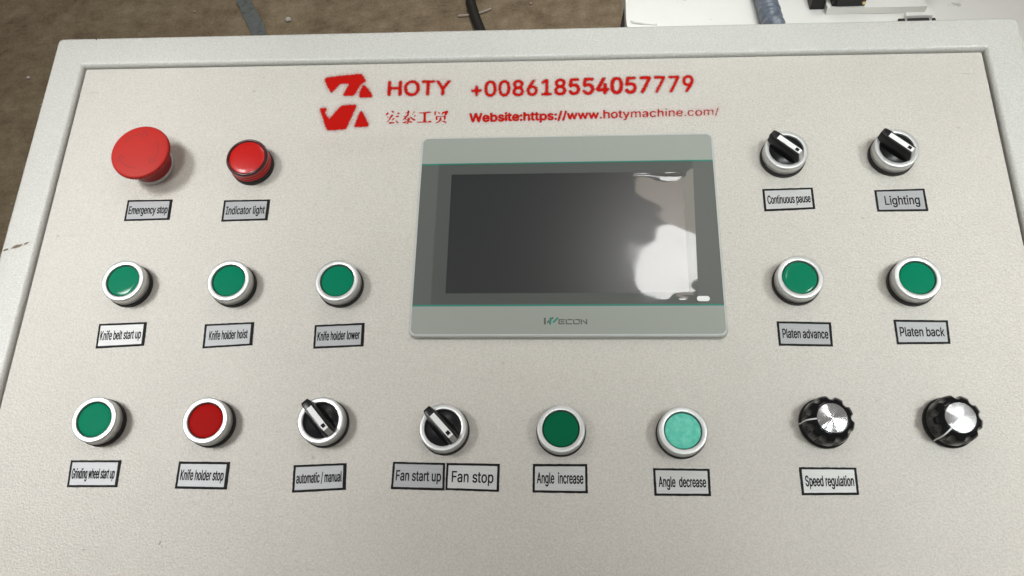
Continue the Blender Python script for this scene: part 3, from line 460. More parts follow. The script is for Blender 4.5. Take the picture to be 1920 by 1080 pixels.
# corrugated black cable on the floor with the strip beneath it
path = smooth_path([(-.28, 2.1, .014), (-.272, 1.7, .014), (-.263, 1.50, .014), (-.250, 1.43, .014), (-.229, 1.36, .014), (-.19, 1.25, .014), (-.12, 1.1, .014), (-.02, .9, .014)], 40)
bm = tube(bmesh.new(), path, .0125, 14, lambda i: .0132 if i % 4 < 2 else .0122)
tag(obj('floor_cable', bm, M_cable, smooth=70, scale=1), 'black corrugated cable running over the floor behind the console', 'cable')
bm = tube(bmesh.new(), smooth_path([(-.290, 1.424, .003), (-.270, 1.425, .003), (-.235, 1.433, .003), (-.205, 1.449, .003)], 6), .0035, 8)
tag(obj('plastic_strip', bm, M_stick, smooth=70, scale=1), 'thin pale plastic strip lying under the black cable on the floor', 'strip')

# ------------------------------------------------------------------ white machine behind
mt = thing('white_machine', 'white painted machine bed behind the console with a raised rail plate', 'machine', Matrix.Translation((.4, .6, 0)))
MI = Matrix.Translation((-.4, -.6, 0))
def mpoly(pts, z0, z1): return prism(bmesh.new(), pts, z0, z1)
pts = [(.0695, .470), (.0700, .455), (.075, .444), (.085, .438), (.335, .436), (.345, .25), (.92, .25), (.92, 1.15), (.085, 1.15)]
bm = mpoly(pts, .685, .750); bevel(bm, .004, 3, 40)
obj('bed', bm, M_machine, mt, smooth=50, scale=1, M=MI)
bm = bmesh.new(); box(bm, .22, .84, .48, 1.08, 0, .684); bevel(bm, .004, 2)
obj('pedestal', bm, M_machine, mt, scale=1, M=MI)
bm = tube(bmesh.new(), smooth_path([(.076, .462, .7515), (.0785, .4595, .7525), (.088, .4575, .7525), (.105, .456, .7512)], 6), .0022, 8)
obj('folded_lip', bm, M_machine, mt, smooth=60, scale=1, M=MI)
# rail plate: its long front face and upright gusset
bm = bmesh.new(); box(bm, .3010, .4125, .4665, .56, .7505, .7590); bevel(bm, .0012, 2)
rp = obj('rail_plate', bm, M_machine, mt, smooth=40, scale=1, M=MI)
bm = bmesh.new(); vs = [(.4125, .474, .7505), (.4265, .500, .7505), (.4265, .56, .7505), (.4125, .56, .7505)]
a = [bm.verts.new(p) for p in ((.409, .478, .759), (.416, .478, .759), (.422, .53, .759), (.409, .53, .759), (.409, .505, .80), (.421, .505, .80), (.424, .53, .80), (.409, .53, .80))]
for q in ((3, 2, 1, 0), (4, 5, 6, 7), (0, 1, 5, 4), (1, 2, 6, 5), (2, 3, 7, 6), (3, 0, 4, 7)): bm.faces.new([a[i] for i in q])
obj('gusset', bm, mat('gusset_grey', (.5, .5, .48), .4), mt, scale=1, M=MI)
# catch with dark slots
for x0, x1 in ((.3795, .3865), (.390, .4135), (.4175, .4205)):
    bm = bmesh.new(); box(bm, x0, x1, .4485, .4535, .7505, .7530); bevel(bm, .0006, 1)
    obj('slot', bm, M_cable, mt, scale=1, M=MI)
bm = bmesh.new(); box(bm, .3875, .4175, .4545, .4600, .7504, .7560); bevel(bm, .001, 2)
obj('catch', bm, M_machine, mt, scale=1, M=MI)
# black sensor on the plate
sn = thing('black_sensor', 'black plastic sensor block with small brass screws on the white machine', 'sensor', Matrix.Translation((.31, .485, .75)))
SI = Matrix.Translation((-.31, -.485, -.75))
bm = bmesh.new(); box(bm, .306, .343, .470, .500, .7592, .778); bevel(bm, .002, 2); obj('housing', bm, M_collar, sn, smooth=40, scale=1, M=SI)
bm = prism(bmesh.new(), [(.310, .4685), (.338, .4685), (.326, .4705), (.310, .4705)], .760, .774); obj('side_plate', bm, M_gloss, sn, scale=1, M=SI)
bm = bmesh.new(); box(bm, .284, .300, .476, .505, .7505, .772); bevel(bm, .003, 2); obj('connector', bm, M_collar, sn, smooth=40, scale=1, M=SI)
bm = tube(bmesh.new(), [(.298, .485, .764), (.3075, .485, .766)], .005, 10); obj('plug', bm, M_cable, sn, smooth=60, scale=1, M=SI)
for x, z in ((.3405, .7645), (.313, .7745)):
    bm = tube(bmesh.new(), [(x, .4702, z), (x, .4675, z)], .0021, 12); obj('screw', bm, M_brass, sn, smooth=60, scale=1, M=SI)
# wrapped hose
path = smooth_path([(.2320, 1.10, .763), (.2285, .80, .763), (.2265, .66, .763), (.2275, .56, .763), (.2305, .50, .763), (.2330, .455, .763), (.236, .40, .757), (.238, .34, .70), (.24, .30, .55)], 30)
bm = tube(bmesh.new(), path, .0125, 18, lambda i: .0122 + .0007 * math.sin(i * .9) * (1 if i % 13 < 9 else -.6))
hs = obj('wrapped_hose', bm, M_hose, smooth=70, scale=1)
tag(hs, 'thick hose in crinkled grey-blue plastic wrap crossing the white machine', 'hose')
bm = tube(bmesh.new(), smooth_path([(.150, 1.0, .72), (.120, .80, .72), (.079, .55, .72), (.0655, .468, .72), (.062, .44, .715), (.06, .40, .62), (.06, .38, .3)], 12), .0042, 10)
tag(obj('hanging_cable', bm, M_cable, smooth=60, scale=1), 'black cable along the left edge of the white machine', 'cable')

# ------------------------------------------------------------------ console
XL, XR, YB, YT = -369.6, 296.1, -300.0, 141.8
OXL, OXR, OYB, OYT = -397.0, 324.5, -328.0, 169.5
root = Matrix.Translation((-.036, -.08, 0)); RI = root.inverted()
con = thing('control_console', 'pale grey painted metal control console with a recessed sloping top panel', 'control console', root)
PW = RI @ W @ Matrix.Scale(1, 4)
def ring_loop(t, z):      # t = 0 outer edge, 1 inner lip edge
    x0 = OXL + (XL - OXL) * t; x1 = OXR + (XR - OXR) * t; y0 = OYB + (YB - OYB) * t; y1 = OYT + (YT - OYT) * t
    r = 3.5 * (1 - t) + .6 * t
    return [(x, y, z) for x, y in rrect(x0, x1, y0, y1, r, 4)]
prof = [(.0, -14), (.0, -1.2), (.02, .3), (.05, 1.05), (.09, 1.3), (.42, 1.15), (.84, 1.3), (.865, 1.2), (.90, .7), (.935, -.4), (.955, -1.8), (.962, -9)]
bm = loft(bmesh.new(), [ring_loop(t, z) for t, z in prof], close_top=False)
obj('rim', bm, M_rim, con, smooth=50, M=PW)
bm = bmesh.new(); box(bm, XL - 3, XR + 3, YB - 3, YT + 3, -9.5, -8.2)
obj('gap_floor', bm, M_dark, con, M=PW)
bm = loft(bmesh.new(), [[(x, y, z) for x, y in rrect(XL + 1.0 + d, XR - 1.2 - d, YB + 1 + d, YT - 1.1 - d, 1.0, 3)] for d, z in ((0, -3), (0, -.5), (.15, -.12), (.5, 0))])
door = obj('door_panel', bm, M_panel, con, smooth=40, M=PW)
# body standing on the floor
bm = bmesh.new()
top = [PW @ Vector((x * MM, y * MM, -14 * MM)) for x, y in ((OXL + .3, OYB + .3), (OXR - .3, OYB + .3), (OXR - .3, OYT - .3), (OXL + .3, OYT - .3))]
tv = [bm.verts.new(p) for p in top]; bv = [bm.verts.new((p.x, p.y, 0)) for p in top]
for i in range(4): bm.faces.new((bv[i], bv[(i + 1) % 4], tv[(i + 1) % 4], tv[i]))
bm.faces.new(bv[::-1])
obj('cabinet', bm, M_rim, con, scale=1)

# wear marks on the console paint
def blob(name, x, y, w, h, ang, m, z, seed, parent):
    random.seed(seed); n = 18; pts = []
    for i in range(n):
        a = 2 * math.pi * i / n; q = random.uniform(.62, 1.1)
        px, py = w / 2 * q * math.cos(a), h / 2 * q * math.sin(a)
        pts.append((x + px * math.cos(ang) - py * math.sin(ang), y + px * math.sin(ang) + py * math.cos(ang)))
    bm = bmesh.new(); f = bm.faces.new([bm.verts.new((*p, z)) for p in pts])
    bmesh.ops.triangulate(bm, faces=bm.faces)
    return obj(name, bm, m, parent, M=PW)
for x, y, w, h, a, sd in ((-393.0, -11.2, 4.0, 2.0, .4, 1), (-385.8, -8.6, 8.5, 2.6, .42, 2), (-379.2, -6.2, 4.0, 1.6, .5, 3)):
    blob('paint_chip', x, y, w, h, a, M_brown, 1.42, sd, con)
blob('screw_hole', -365.6, 167.6, 1.3, 1.1, 0, M_dark, 1.40, 4, con)
for x, y, w, h, a, sd in ((-245.3, -205.0, 1.3, 3.2, -.3, 5), (-244.0, -206.8, 1.5, .6, -.8, 15), (-292.3, -209.9, 2.6, .8, .2, 6), (-358.9, 119.3, 13.5, .35, .06, 7), (283.5, 122.6, 17, .3, -.05, 8),
                          (-352.5, 150.5, .9, .7, 0, 9), (-372.5, -58, 2, .9, 1.2, 10), (92.5, 140.4, .9, .5, 0, 11), (-101, 120.5, .5, .5, 0, 12), (132, 103, .8, .8, 0, 13), (-168, -61, .5, .5, 0, 14)):
    if -369 < x < 295 and y < 141: blob('scuff_mark', x, y, w, h, a, M_scuff, .03, sd, door)

# ------------------------------------------------------------------ red stencil print
def winding(contours, X, Y):
    Wn = np.zeros(X.shape, int)
    for c in contours:
        for (x1, y1), (x2, y2) in zip(c, c[1:] + c[:1]):
            if y1 == y2: continue
            up = 1 if y2 > y1 else -1
            m = (Y >= min(y1, y2)) & (Y < max(y1, y2))
            xc = x1 + (Y - y1) * (x2 - x1) / (y2 - y1)
            Wn += np.where(m & (X < xc), up, 0)
    return Wn
def blur(A, s):
    n = int(3 * s + 1); k = np.exp(-.5 * (np.arange(-n, n + 1) / s) ** 2); k /= k.sum()
    for ax in (0, 1): A = np.apply_along_axis(lambda r: np.convolve(r, k, 'same'), ax, A)
    return A
def spray(name, glyphs, pad=5, res=.34, edge=.42, weight=0.0, mist=.16, mist_r=2.2, zz=.05, patchy=.10):
    """glyphs: list of contour lists in panel mm. The spray density is stored per vertex on a fine sheet."""
    xs = [p[0] for g in glyphs for c in g for p in c]; ys = [p[1] for g in glyphs for c in g for p in c]
    x0, x1, y0, y1 = min(xs) - pad, max(xs) + pad, min(ys) - pad, max(ys) + pad
    nx, ny = int((x1 - x0) / res) + 1, int((y1 - y0) / res) + 1
    ss = 3; fx = x0 + (np.arange(nx * ss) - 1 + .0) * res / ss; fy = y0 + (np.arange(ny * ss) - 1 + .0) * res / ss
    A = np.zeros((ny * ss, nx * ss))
    for g in glyphs:
        gx = [p[0] for c in g for p in c]; gy = [p[1] for c in g for p in c]
        i0, i1 = np.searchsorted(fx, (min(gx), max(gx))); j0, j1 = np.searchsorted(fy, (min(gy), max(gy)))
        X, Y = np.meshgrid(fx[i0:i1 + 1], fy[j0:j1 + 1])
        A[j0:j1 + 1, i0:i1 + 1] = np.maximum(A[j0:j1 + 1, i0:i1 + 1], winding(g, X, Y) != 0)
    A = A.reshape(ny, ss, nx, ss).mean((1, 3))
    S = blur(A, edge / res)
    wx = np.linspace(0, 1, nx)[None, :]
    st = max(2, int(9 / res)); rnd = np.random.RandomState(len(glyphs)).randn(ny // st + 3, nx // st + 3)
    jy, jx = np.arange(ny) / st, np.arange(nx) / st; y0_, x0_ = jy.astype(int), jx.astype(int); fy_, fx_ = (jy - y0_)[:, None], (jx - x0_)[None, :]
    g_ = lambda a, b: rnd[np.ix_(y0_ + a, x0_ + b)]
    gn = (g_(0, 0) * (1 - fx_) + g_(0, 1) * fx_) * (1 - fy_) + (g_(1, 0) * (1 - fx_) + g_(1, 1) * fx_) * fy_
    S = S * np.clip(1 + patchy * gn, .55, 1.2)
    S = np.clip(S + (weight(wx) if callable(weight) else weight) * (S > .04), 0, 1)
    H = np.clip(blur(A, mist_r / res) * mist, 0, 1)
    bmx = max(S.max(), 1e-6); keep = (np.maximum(S * .5, H) > .006)
    idx = -np.ones((ny, nx), int)
    K = keep[:-1, :-1] | keep[1:, :-1] | keep[:-1, 1:] | keep[1:, 1:]
    use = np.zeros((ny, nx), bool)
    for dj in (0, 1):
        for di in (0, 1): use[dj:ny - 1 + dj, di:nx - 1 + di] |= K
    idx[use] = np.arange(use.sum()); jj, ii = np.nonzero(use)
    co = np.c_[x0 + ii * res, y0 + jj * res, np.full(len(ii), zz)] * MM
    kj, ki = np.nonzero(K)
    faces = np.c_[idx[kj, ki], idx[kj, ki + 1], idx[kj + 1, ki + 1], idx[kj + 1, ki]]
    Mx = np.array(PW); co = co @ Mx[:3, :3].T + Mx[:3, 3]
    me = bpy.data.meshes.new(name); me.from_pydata(co.tolist(), [], faces.tolist())
    for nm, D in (('spray', S), ('mist', H)):
        at = me.attributes.new(nm, 'FLOAT', 'POINT'); at.data.foreach_set('value', D[jj, ii].astype(np.float32))
    me.materials.append(M_spray)
    o = bpy.data.objects.new(name, me); COL.objects.link(o); o.parent = door
    return o
def quad_map(q, asc=1.0):
    (ax, ay), (bx, by), (cx, cy), (dx, dy) = q          # TL TR BR BL
    def f(u, v):
        lx, ly = dx + (ax - dx) * v, dy + (ay - dy) * v; qx, qy = cx + (bx - cx) * v, cy + (by - cy) * v
        return lx + (qx - lx) * u, ly + (qy - ly) * u
    return f
def lettered(s, q): 
    f = quad_map(q); return [[[f(*p) for p in c] for c in [o] + hs] for o, hs in text_contours(s)]
logo = [
 [(-180.1, 128.0), (-177.6, 129.1), (-163.6, 130.8), (-153.4, 131.7), (-151.9, 130.7), (-148.8, 125.3), (-151.0, 124.0), (-153.0, 121.8), (-156.7, 113.0), (-164.6, 113.1), (-160.6, 123.6), (-166.9, 124.0), (-168.5, 123.1), (-173.6, 115.6), (-177.0, 120.9)],
 [(-150.2, 122.2), (-147.8, 120.0), (-142.6, 112.4), (-143.3, 111.4), (-152.0, 111.5), (-152.0, 116.8)],
 [(-180.9, 102.1), (-175.9, 102.3), (-177.1, 98.5), (-173.1, 92.3), (-171.2, 95.2), (-165.8, 103.1), (-164.0, 104.4), (-153.9, 104.8), (-154.5, 101.9), (-159.7, 84.5), (-172.7, 83.6), (-174.7, 86.3), (-178.2, 95.9)],
 [(-150.1, 99.6), (-149.2, 99.1), (-143.4, 87.7), (-143.5, 86.3), (-153.5, 86.1), (-151.8, 94.2)]]
spray('stencil_emblem', [[c] for c in logo], pad=7, edge=.62, weight=.20, mist=.6, mist_r=1.9)
spray('stencil_lettering', lettered('HOTY', [(-131.5, 125.0), (-85.0, 124.6), (-85.1, 111.9), (-130.9, 112.4)]), edge=.62, weight=.26, mist=.36)
CJK = '''-131.14,95.59 -130.71,97.41 -129.89,97.89 -129.26,97.22 -129.88,96.07;-127.55,99.18 -126.39,99.09 -125.03,98.30 -125.97,97.49 -126.90,98.34;-123.07,97.11 -121.97,97.69 -120.83,97.14 -121.87,96.36;-123.99,94.15 -122.35,95.18 -121.15,94.50 -122.25,93.86 -123.68,93.82;-130.30,94.09 -128.57,94.07 -128.54,93.67 -130.12,93.70;-127.01,96.02 -125.54,95.67 -127.56,92.24 -129.12,90.29 -130.72,88.84 -128.92,91.27 -127.72,94.22;-126.19,91.23 -125.48,93.03 -124.46,92.91 -125.48,91.22;-128.59,88.97 -127.65,89.78 -124.19,89.39 -124.43,88.84 -127.54,88.36;-123.90,91.19 -122.56,90.51 -121.23,88.85 -122.13,88.70;-115.34,99.29 -113.89,99.10 -114.29,96.63 -114.46,94.98 -115.27,94.34 -115.32,96.98;-111.36,97.74 -110.40,98.38 -109.51,97.87 -110.76,97.40;-111.82,96.19 -110.99,96.57 -110.68,96.17 -111.51,95.86;-110.57,94.59 -109.75,95.23 -108.72,94.72 -109.97,94.18;-117.07,97.40 -115.36,97.57 -115.34,97.24 -116.76,97.13;-117.99,94.38 -115.43,94.67 -115.41,94.27 -117.97,94.12;-115.39,95.99 -114.62,95.32 -116.41,92.38 -118.61,91.17 -117.58,92.73 -116.27,94.35;-113.41,94.31 -112.52,93.96 -110.99,92.46 -108.62,91.27 -110.00,90.57 -111.81,91.98;-114.91,93.34 -114.03,93.00 -113.85,88.57 -114.82,88.26 -114.72,90.71;-116.72,92.72 -116.20,93.37 -116.09,91.88 -114.77,91.37 -114.73,90.88 -116.35,91.56;-113.62,93.32 -112.86,92.65 -113.19,91.34 -113.87,90.86 -113.51,91.84;-118.48,89.46 -115.96,90.08 -114.69,90.39 -116.43,88.78 -118.14,88.80;-115.86,88.77 -113.88,89.06 -114.11,88.25 -115.39,88.27;-113.86,90.70 -111.07,89.51 -111.30,88.86 -113.04,89.21;-107.19,97.43 -103.62,97.50 -98.51,98.08 -97.48,97.60 -98.74,97.19 -103.57,96.78 -107.01,96.90;-103.47,97.44 -101.77,97.57 -101.52,92.46 -101.22,89.19 -103.36,89.22 -103.03,92.82;-107.80,89.62 -99.68,89.55 -98.32,90.45 -96.83,89.38 -98.80,88.98 -107.32,88.96;-95.49,97.63 -94.25,98.43 -94.33,97.28 -94.80,95.64 -94.04,94.97 -95.33,94.99;-93.21,97.75 -92.50,97.74 -90.98,96.07 -91.83,96.08;-89.64,97.53 -87.96,98.16 -85.99,98.62 -85.52,97.79 -86.65,95.01 -87.93,95.03 -87.91,97.17 -89.26,95.87 -90.08,95.39;-94.41,93.99 -93.14,94.13 -92.96,91.01 -94.10,91.20;-93.14,94.13 -87.18,94.36 -87.16,93.93 -93.12,93.70;-89.15,94.06 -87.03,94.19 -87.02,91.41 -88.13,91.10 -88.27,93.56;-91.36,92.95 -90.08,92.93 -90.36,90.32 -92.53,88.56 -94.90,87.94 -92.31,89.69 -91.39,90.99;-90.07,90.15 -88.07,89.95 -85.90,89.10 -86.85,88.46'''
strokes = [[tuple(map(float, p.split(','))) for p in st.split()] for st in CJK.split(';')]
spray('stencil_lettering', [[c] for c in strokes], edge=.20, res=.22, weight=.16, mist=.14, mist_r=1.2)
spray('stencil_lettering', lettered('+008618554057779', [(-69.5, 123.4), (91.5, 125.3), (90.7, 111.4), (-69.0, 110.3)]), edge=.66, weight=lambda w: .24 + .12 * np.exp(-((w - .6) / .12) ** 2) - .03 * (w > .8), mist=.28, zz=.05)
spray('stencil_lettering', lettered('Website:https://www.hotymachine.com/', [(-69.6, 95.9), (108.1, 98.0), (107.7, 91.6), (-69.3, 88.9)]), edge=.40, res=.28, weight=lambda w: .34 - .30 * w + .12 * np.exp(-((w - .28) / .25) ** 2), mist=.30, mist_r=1.5)

spray('overspray', [[[(-188, 76), (-150, 74), (-120, 78), (-118, 70), (-150, 66), (-186, 68)]]], pad=12, res=1.0, weight=-2.0, mist=.055, mist_r=5)
# ------------------------------------------------------------------ touch screen terminal
ts = thing('touch_screen_terminal', 'grey operator terminal with a dark wide screen set into the console', 'touch screen', on_panel(0, 0, .0058))
HW, HH = 102.0, 74.05
def hl(d, z, r=5.0): return [(x, y, z) for x, y in rrect(-HW + d, HW - d, -HH + d, HH - d, max(r - d, .5), 7)]
bm = loft(bmesh.new(), [hl(.9, -2), hl(.9, .3), hl(.3, .5), hl(0, 1.2), hl(0, 3.4), hl(.25, 4.3), hl(.9, 4.85), hl(1.7, 5.0)])
obj('housing', bm, M_hmi, ts, smooth=40)
# seal line around the terminal
bm = loft(bmesh.new(), [hl(-.7, .02, 5.5), hl(-.7, .3, 5.5), hl(1, .45)], close_top=False)
obj('gasket', bm, mat('grey_gasket', (.33, .32, .29), .6), ts)
def half_round(x0, x1, ya, yb, r, top):
    p = rrect(x0, x1, ya, yb, r, 6)
    out = []
    for x, y in p:
        if top and y < (ya + yb) / 2: out.append((x0 if x < 0 else x1, ya))
        elif not top and y > (ya + yb) / 2: out.append((x0 if x < 0 else x1, yb))
        else: out.append((x, y))
    q = [out[0]]
    for t in out[1:]:
        if t != q[-1] and t != q[0]: q.append(t)
    return q
T1, T2 = 51.9, -53.0
sl = lambda x: 0
for top, ya, yb in ((True, T1, HH - 1.5), (False, -HH + 1.5, T2)):
    bm = prism(bmesh.new(), half_round(-HW + 1.5, HW - 1.5, ya, yb, 3.8, top), 4.9, 5.10)
    obj('front_foil', bm, M_face, ts)
SX, SY, SW, SH = .05, -.4, 79.1, 44.1
bm = bmesh.new()
o4 = [(-HW + 1.5, T2 + .35), (HW - 1.5, T2 + .35), (HW - 1.5, T1 - .35), (-HW + 1.5, T1 - .35)]
i4 = [(SX - SW, SY - SH), (SX + SW, SY - SH), (SX + SW, SY + SH), (SX - SW, SY + SH)]
A = [bm.verts.new((*p, 5.08)) for p in o4]; B = [bm.verts.new((*p, 5.08)) for p in i4]; Cc = [bm.verts.new((*p, 4.9)) for p in o4]; Dd = [bm.verts.new((*p, 4.55)) for p in i4]
for i in range(4):
    j = (i + 1) % 4
    bm.faces.new((A[i], A[j], B[j], B[i])); bm.faces.new((Cc[i], Cc[j], A[j], A[i])); bm.faces.new((B[i], B[j], Dd[j], Dd[i]))
obj('screen_surround', bm, M_mid, ts)
for y in (T1, T2):
    bm = bmesh.new(); box(bm, -HW + 1.5, HW - 1.5, y - .55, y + .55, 4.9, 5.13); obj('teal_line', bm, M_teal, ts)
bm = bmesh.new(); box(bm, SX - SW - .5, SX + SW + .5, SY - SH - .5, SY + SH + .5, 5.005, 5.02)
bm = bmesh.new(); vs = [bm.verts.new((*p, 5.03)) for p in i4]; bm.faces.new(vs)
obj('display', bm, M_lcd, ts)
# wavy clear protective film
bm = bmesh.new(); NX, NY = 150, 84; g = []
fx0, fx1, fy0, fy1 = -88.5, 85.6, -52.0, 52.6
def film_z(x, y):
    u = (x - 40) / 45; rr = 1 / (1 + math.exp(-u * 5))
    z = .05 * math.sin(x * .033 + y * .085 + 1.3)
    z += rr * (.15 * math.sin(y * .085 + .03 * x + .5) * math.cos(x * .06 + .6) + (.055 * math.sin(x * .19 - y * .07 + 2)) + .02 * math.sin(y * .37 + x * .10))
    z += .55 * math.exp(-((y - 43.2 + .012 * x) / 1.0) ** 2) * (x < 80)          # crease along the top edge
    z += 1.0 * rr * math.exp(-((x - 70) / 10) ** 2 - ((y - 44) / 5) ** 2)
    z += .9 * math.exp(-((x - 76) / 9) ** 2 - ((y + 50) / 4) ** 2)
    return 5.55 + .55 * z
for j in range(NY + 1):
    row = []
    for i in range(NX + 1):
        x = fx0 + (fx1 - fx0) * i / NX; y = fy0 + (fy1 - fy0) * j / NY
        xx = x + (1.2 * (y / 52) if i == NX else 0)
        row.append(bm.verts.new((xx, y, film_z(x, y))))
    g.append(row)
for j in range(NY):
    for i in range(NX): bm.faces.new((g[j][i], g[j][i + 1], g[j + 1][i + 1], g[j + 1][i]))
film = obj('protective_film', bm, M_film, ts, smooth=80)
bm = prism(bmesh.new(), rrect(83.5, 91.6, -50.9, -47.4, 1.6, 5), 5.95, 6.15)
obj('pull_tab', bm, M_white, film)
# maker's mark: stroked lettering
def stroke(bm, pts, w, z0=5.1, z1=5.14):
    for (x1, y1), (x2, y2) in zip(pts, pts[1:]):
        d = Vector((x2 - x1, y2 - y1)); l = d.length; d.normalize(); n = Vector((-d.y, d.x)) * w / 2; e = d * w * .42
        c = [(x1 - e.x + n.x, y1 - e.y + n.y), (x1 - e.x - n.x, y1 - e.y - n.y), (x2 + e.x - n.x, y2 + e.y - n.y), (x2 + e.x + n.x, y2 + e.y + n.y)]
        prism(bm, c, z0, z1); z1 += .003
lg = lambda X, Y: (-14.34 + (X - 395) / 13.714 * .3417, -61.3 - (Y - 140) / 13.714 * .355)
def strokes_obj(name, sets, m, z1=5.14):
    bm = bmesh.new()
    for w, pts in sets: stroke(bm, [lg(*p) for p in pts], w / 13.714 * .348, 5.09, z1)
    return obj(name, bm, m, ts)
strokes_obj('maker_lettering', [(48, [(422, 168), (422, 305)]), (40, [(490, 270), (522, 238)]), (40, [(598, 178), (622, 152)]),
    (30, [(925, 203), (787, 203), (787, 307), (925, 307)]), (30, [(838, 253), (905, 253)]), (30, [(975, 200), (975, 307), (1112, 307)]), (30, [(1022, 200), (1115, 200)]),
    (30, [(1165, 200), (1165, 307), (1300, 307)]), (30, [(1215, 200), (1307, 200), (1307, 262)]), (32, [(1358, 200), (1358, 310)]), (30, [(1405, 228), (1485, 305)]), (30, [(1494, 195), (1494, 310)])], M_logo)
strokes_obj('maker_emblem', [(54, [(568, 165), (556, 305)]), (46, [(645, 262), (750, 158)])], M_teal, 5.17)

# ------------------------------------------------------------------ label plates
PLATES = {'Indicator light': [(-241.67, 27.07), (-208.23, 27.54), (-207.9, 11.42), (-241.08, 10.49)],
  'Knife belt start up': [(-313.67, -65.33), (-280.54, -63.9), (-279.4, -80.46), (-312.47, -82.63)],
  'Knife holder hoist': [(-240.28, -65.27), (-206.72, -63.61), (-205.67, -79.68), (-239.19, -82.06)],
  'Knife holder lower': [(-165.42, -65.54), (-132.01, -63.9), (-131.29, -80.03), (-164.68, -81.71)],
  'Grinding wheel start up': [(-312.65, -156.29), (-279.43, -155.77), (-278.79, -172.46), (-311.5, -173.04)],
  'Knife holder stop': [(-241.9, -155.93), (-208.91, -155.73), (-208.6, -172.67), (-241.79, -172.64)],
  'automatic / manual': [(-168.24, -157.11), (-134.93, -155.2), (-133.94, -171.44), (-167.24, -173.79)],
  'Fan start up': [(-105.95, -153.95), (-73.54, -154.22), (-73.07, -170.72), (-106.11, -170.54)],
  'Fan stop': [(-72.76, -154.1), (-39.77, -154.24), (-39.91, -170.98), (-72.64, -170.49)],
  'Angle  increase': [(-19.71, -153.92), (13.34, -153.4), (13.54, -170.87), (-19.65, -170.94)],
  'Angle  decrease': [(52.59, -155.29), (86.34, -155.17), (86.23, -171.14), (52.98, -171.54)],
  'Continuous pause': [(132.77, 32.65), (166.32, 33.56), (166.33, 17.41), (132.83, 15.85)],
  'Lighting': [(206.31, 31.16), (239.17, 32.07), (239.14, 15.36), (206.3, 15.21)],
  'Platen advance': [(133.88, -61.75), (167.61, -62.36), (167.18, -78.34), (133.95, -77.96)],
  'Platen back': [(206.23, -60.44), (239.33, -60.76), (238.46, -76.19), (206.14, -76.67)],
  'Speed regulation': [(138.73, -153.32), (172.0, -153.02), (171.88, -168.9), (138.96, -169.74)],
  'Emergency stop': [(-312.5, 27.79), (-279.37, 28.1), (-278.83, 12.16), (-312.04, 11.22)]}
where = {
 'Emergency stop': 'below the red mushroom button', 'Indicator light': 'below the red indicator lamp',
 'Knife belt start up': 'below the left green middle-row button', 'Knife holder hoist': 'in the middle row',
 'Knife holder lower': 'in the middle row beside the touch screen', 'Grinding wheel start up': 'below the bottom left green button',
 'Knife holder stop': 'below the flat red button', 'automatic / manual': 'below a bottom-row selector switch',
 'Fan start up': 'left of a touching pair of plates', 'Fan stop': 'right of a touching pair of plates',
 'Angle  increase': 'below the dark green button', 'Angle  decrease': 'below the green button with painted glare',
 'Continuous pause': 'below the upper selector nearest the screen', 'Lighting': 'below the upper right selector switch',
 'Platen advance': 'right of the touch screen', 'Platen back': 'at the right end of the middle row', 'Speed regulation': 'below the left black knob'}
span = {'Emergency stop': (.07, .92), 'Indicator light': (.075, .91), 'Knife belt start up': (.065, .905), 'Knife holder hoist': (.115, .885), 'Knife holder lower': (.075, .91),
 'Grinding wheel start up': (.065, .905), 'Knife holder stop': (.075, .905), 'automatic / manual': (.07, .915), 'Fan start up': (.08, .925), 'Fan stop': (.115, .885), 'Angle  increase': (.08, .92),
 'Angle  decrease': (.09, .92), 'Continuous pause': (.085, .925), 'Lighting': (.18, .86), 'Platen advance': (.09, .925), 'Platen back': (.09, .91), 'Speed regulation': (.09, .93)}
pale = {'Angle  decrease', 'Angle  increase', 'Continuous pause', 'Knife belt start up', 'Speed regulation', 'Fan stop'}  # plates that get the foil with reflected light painted in
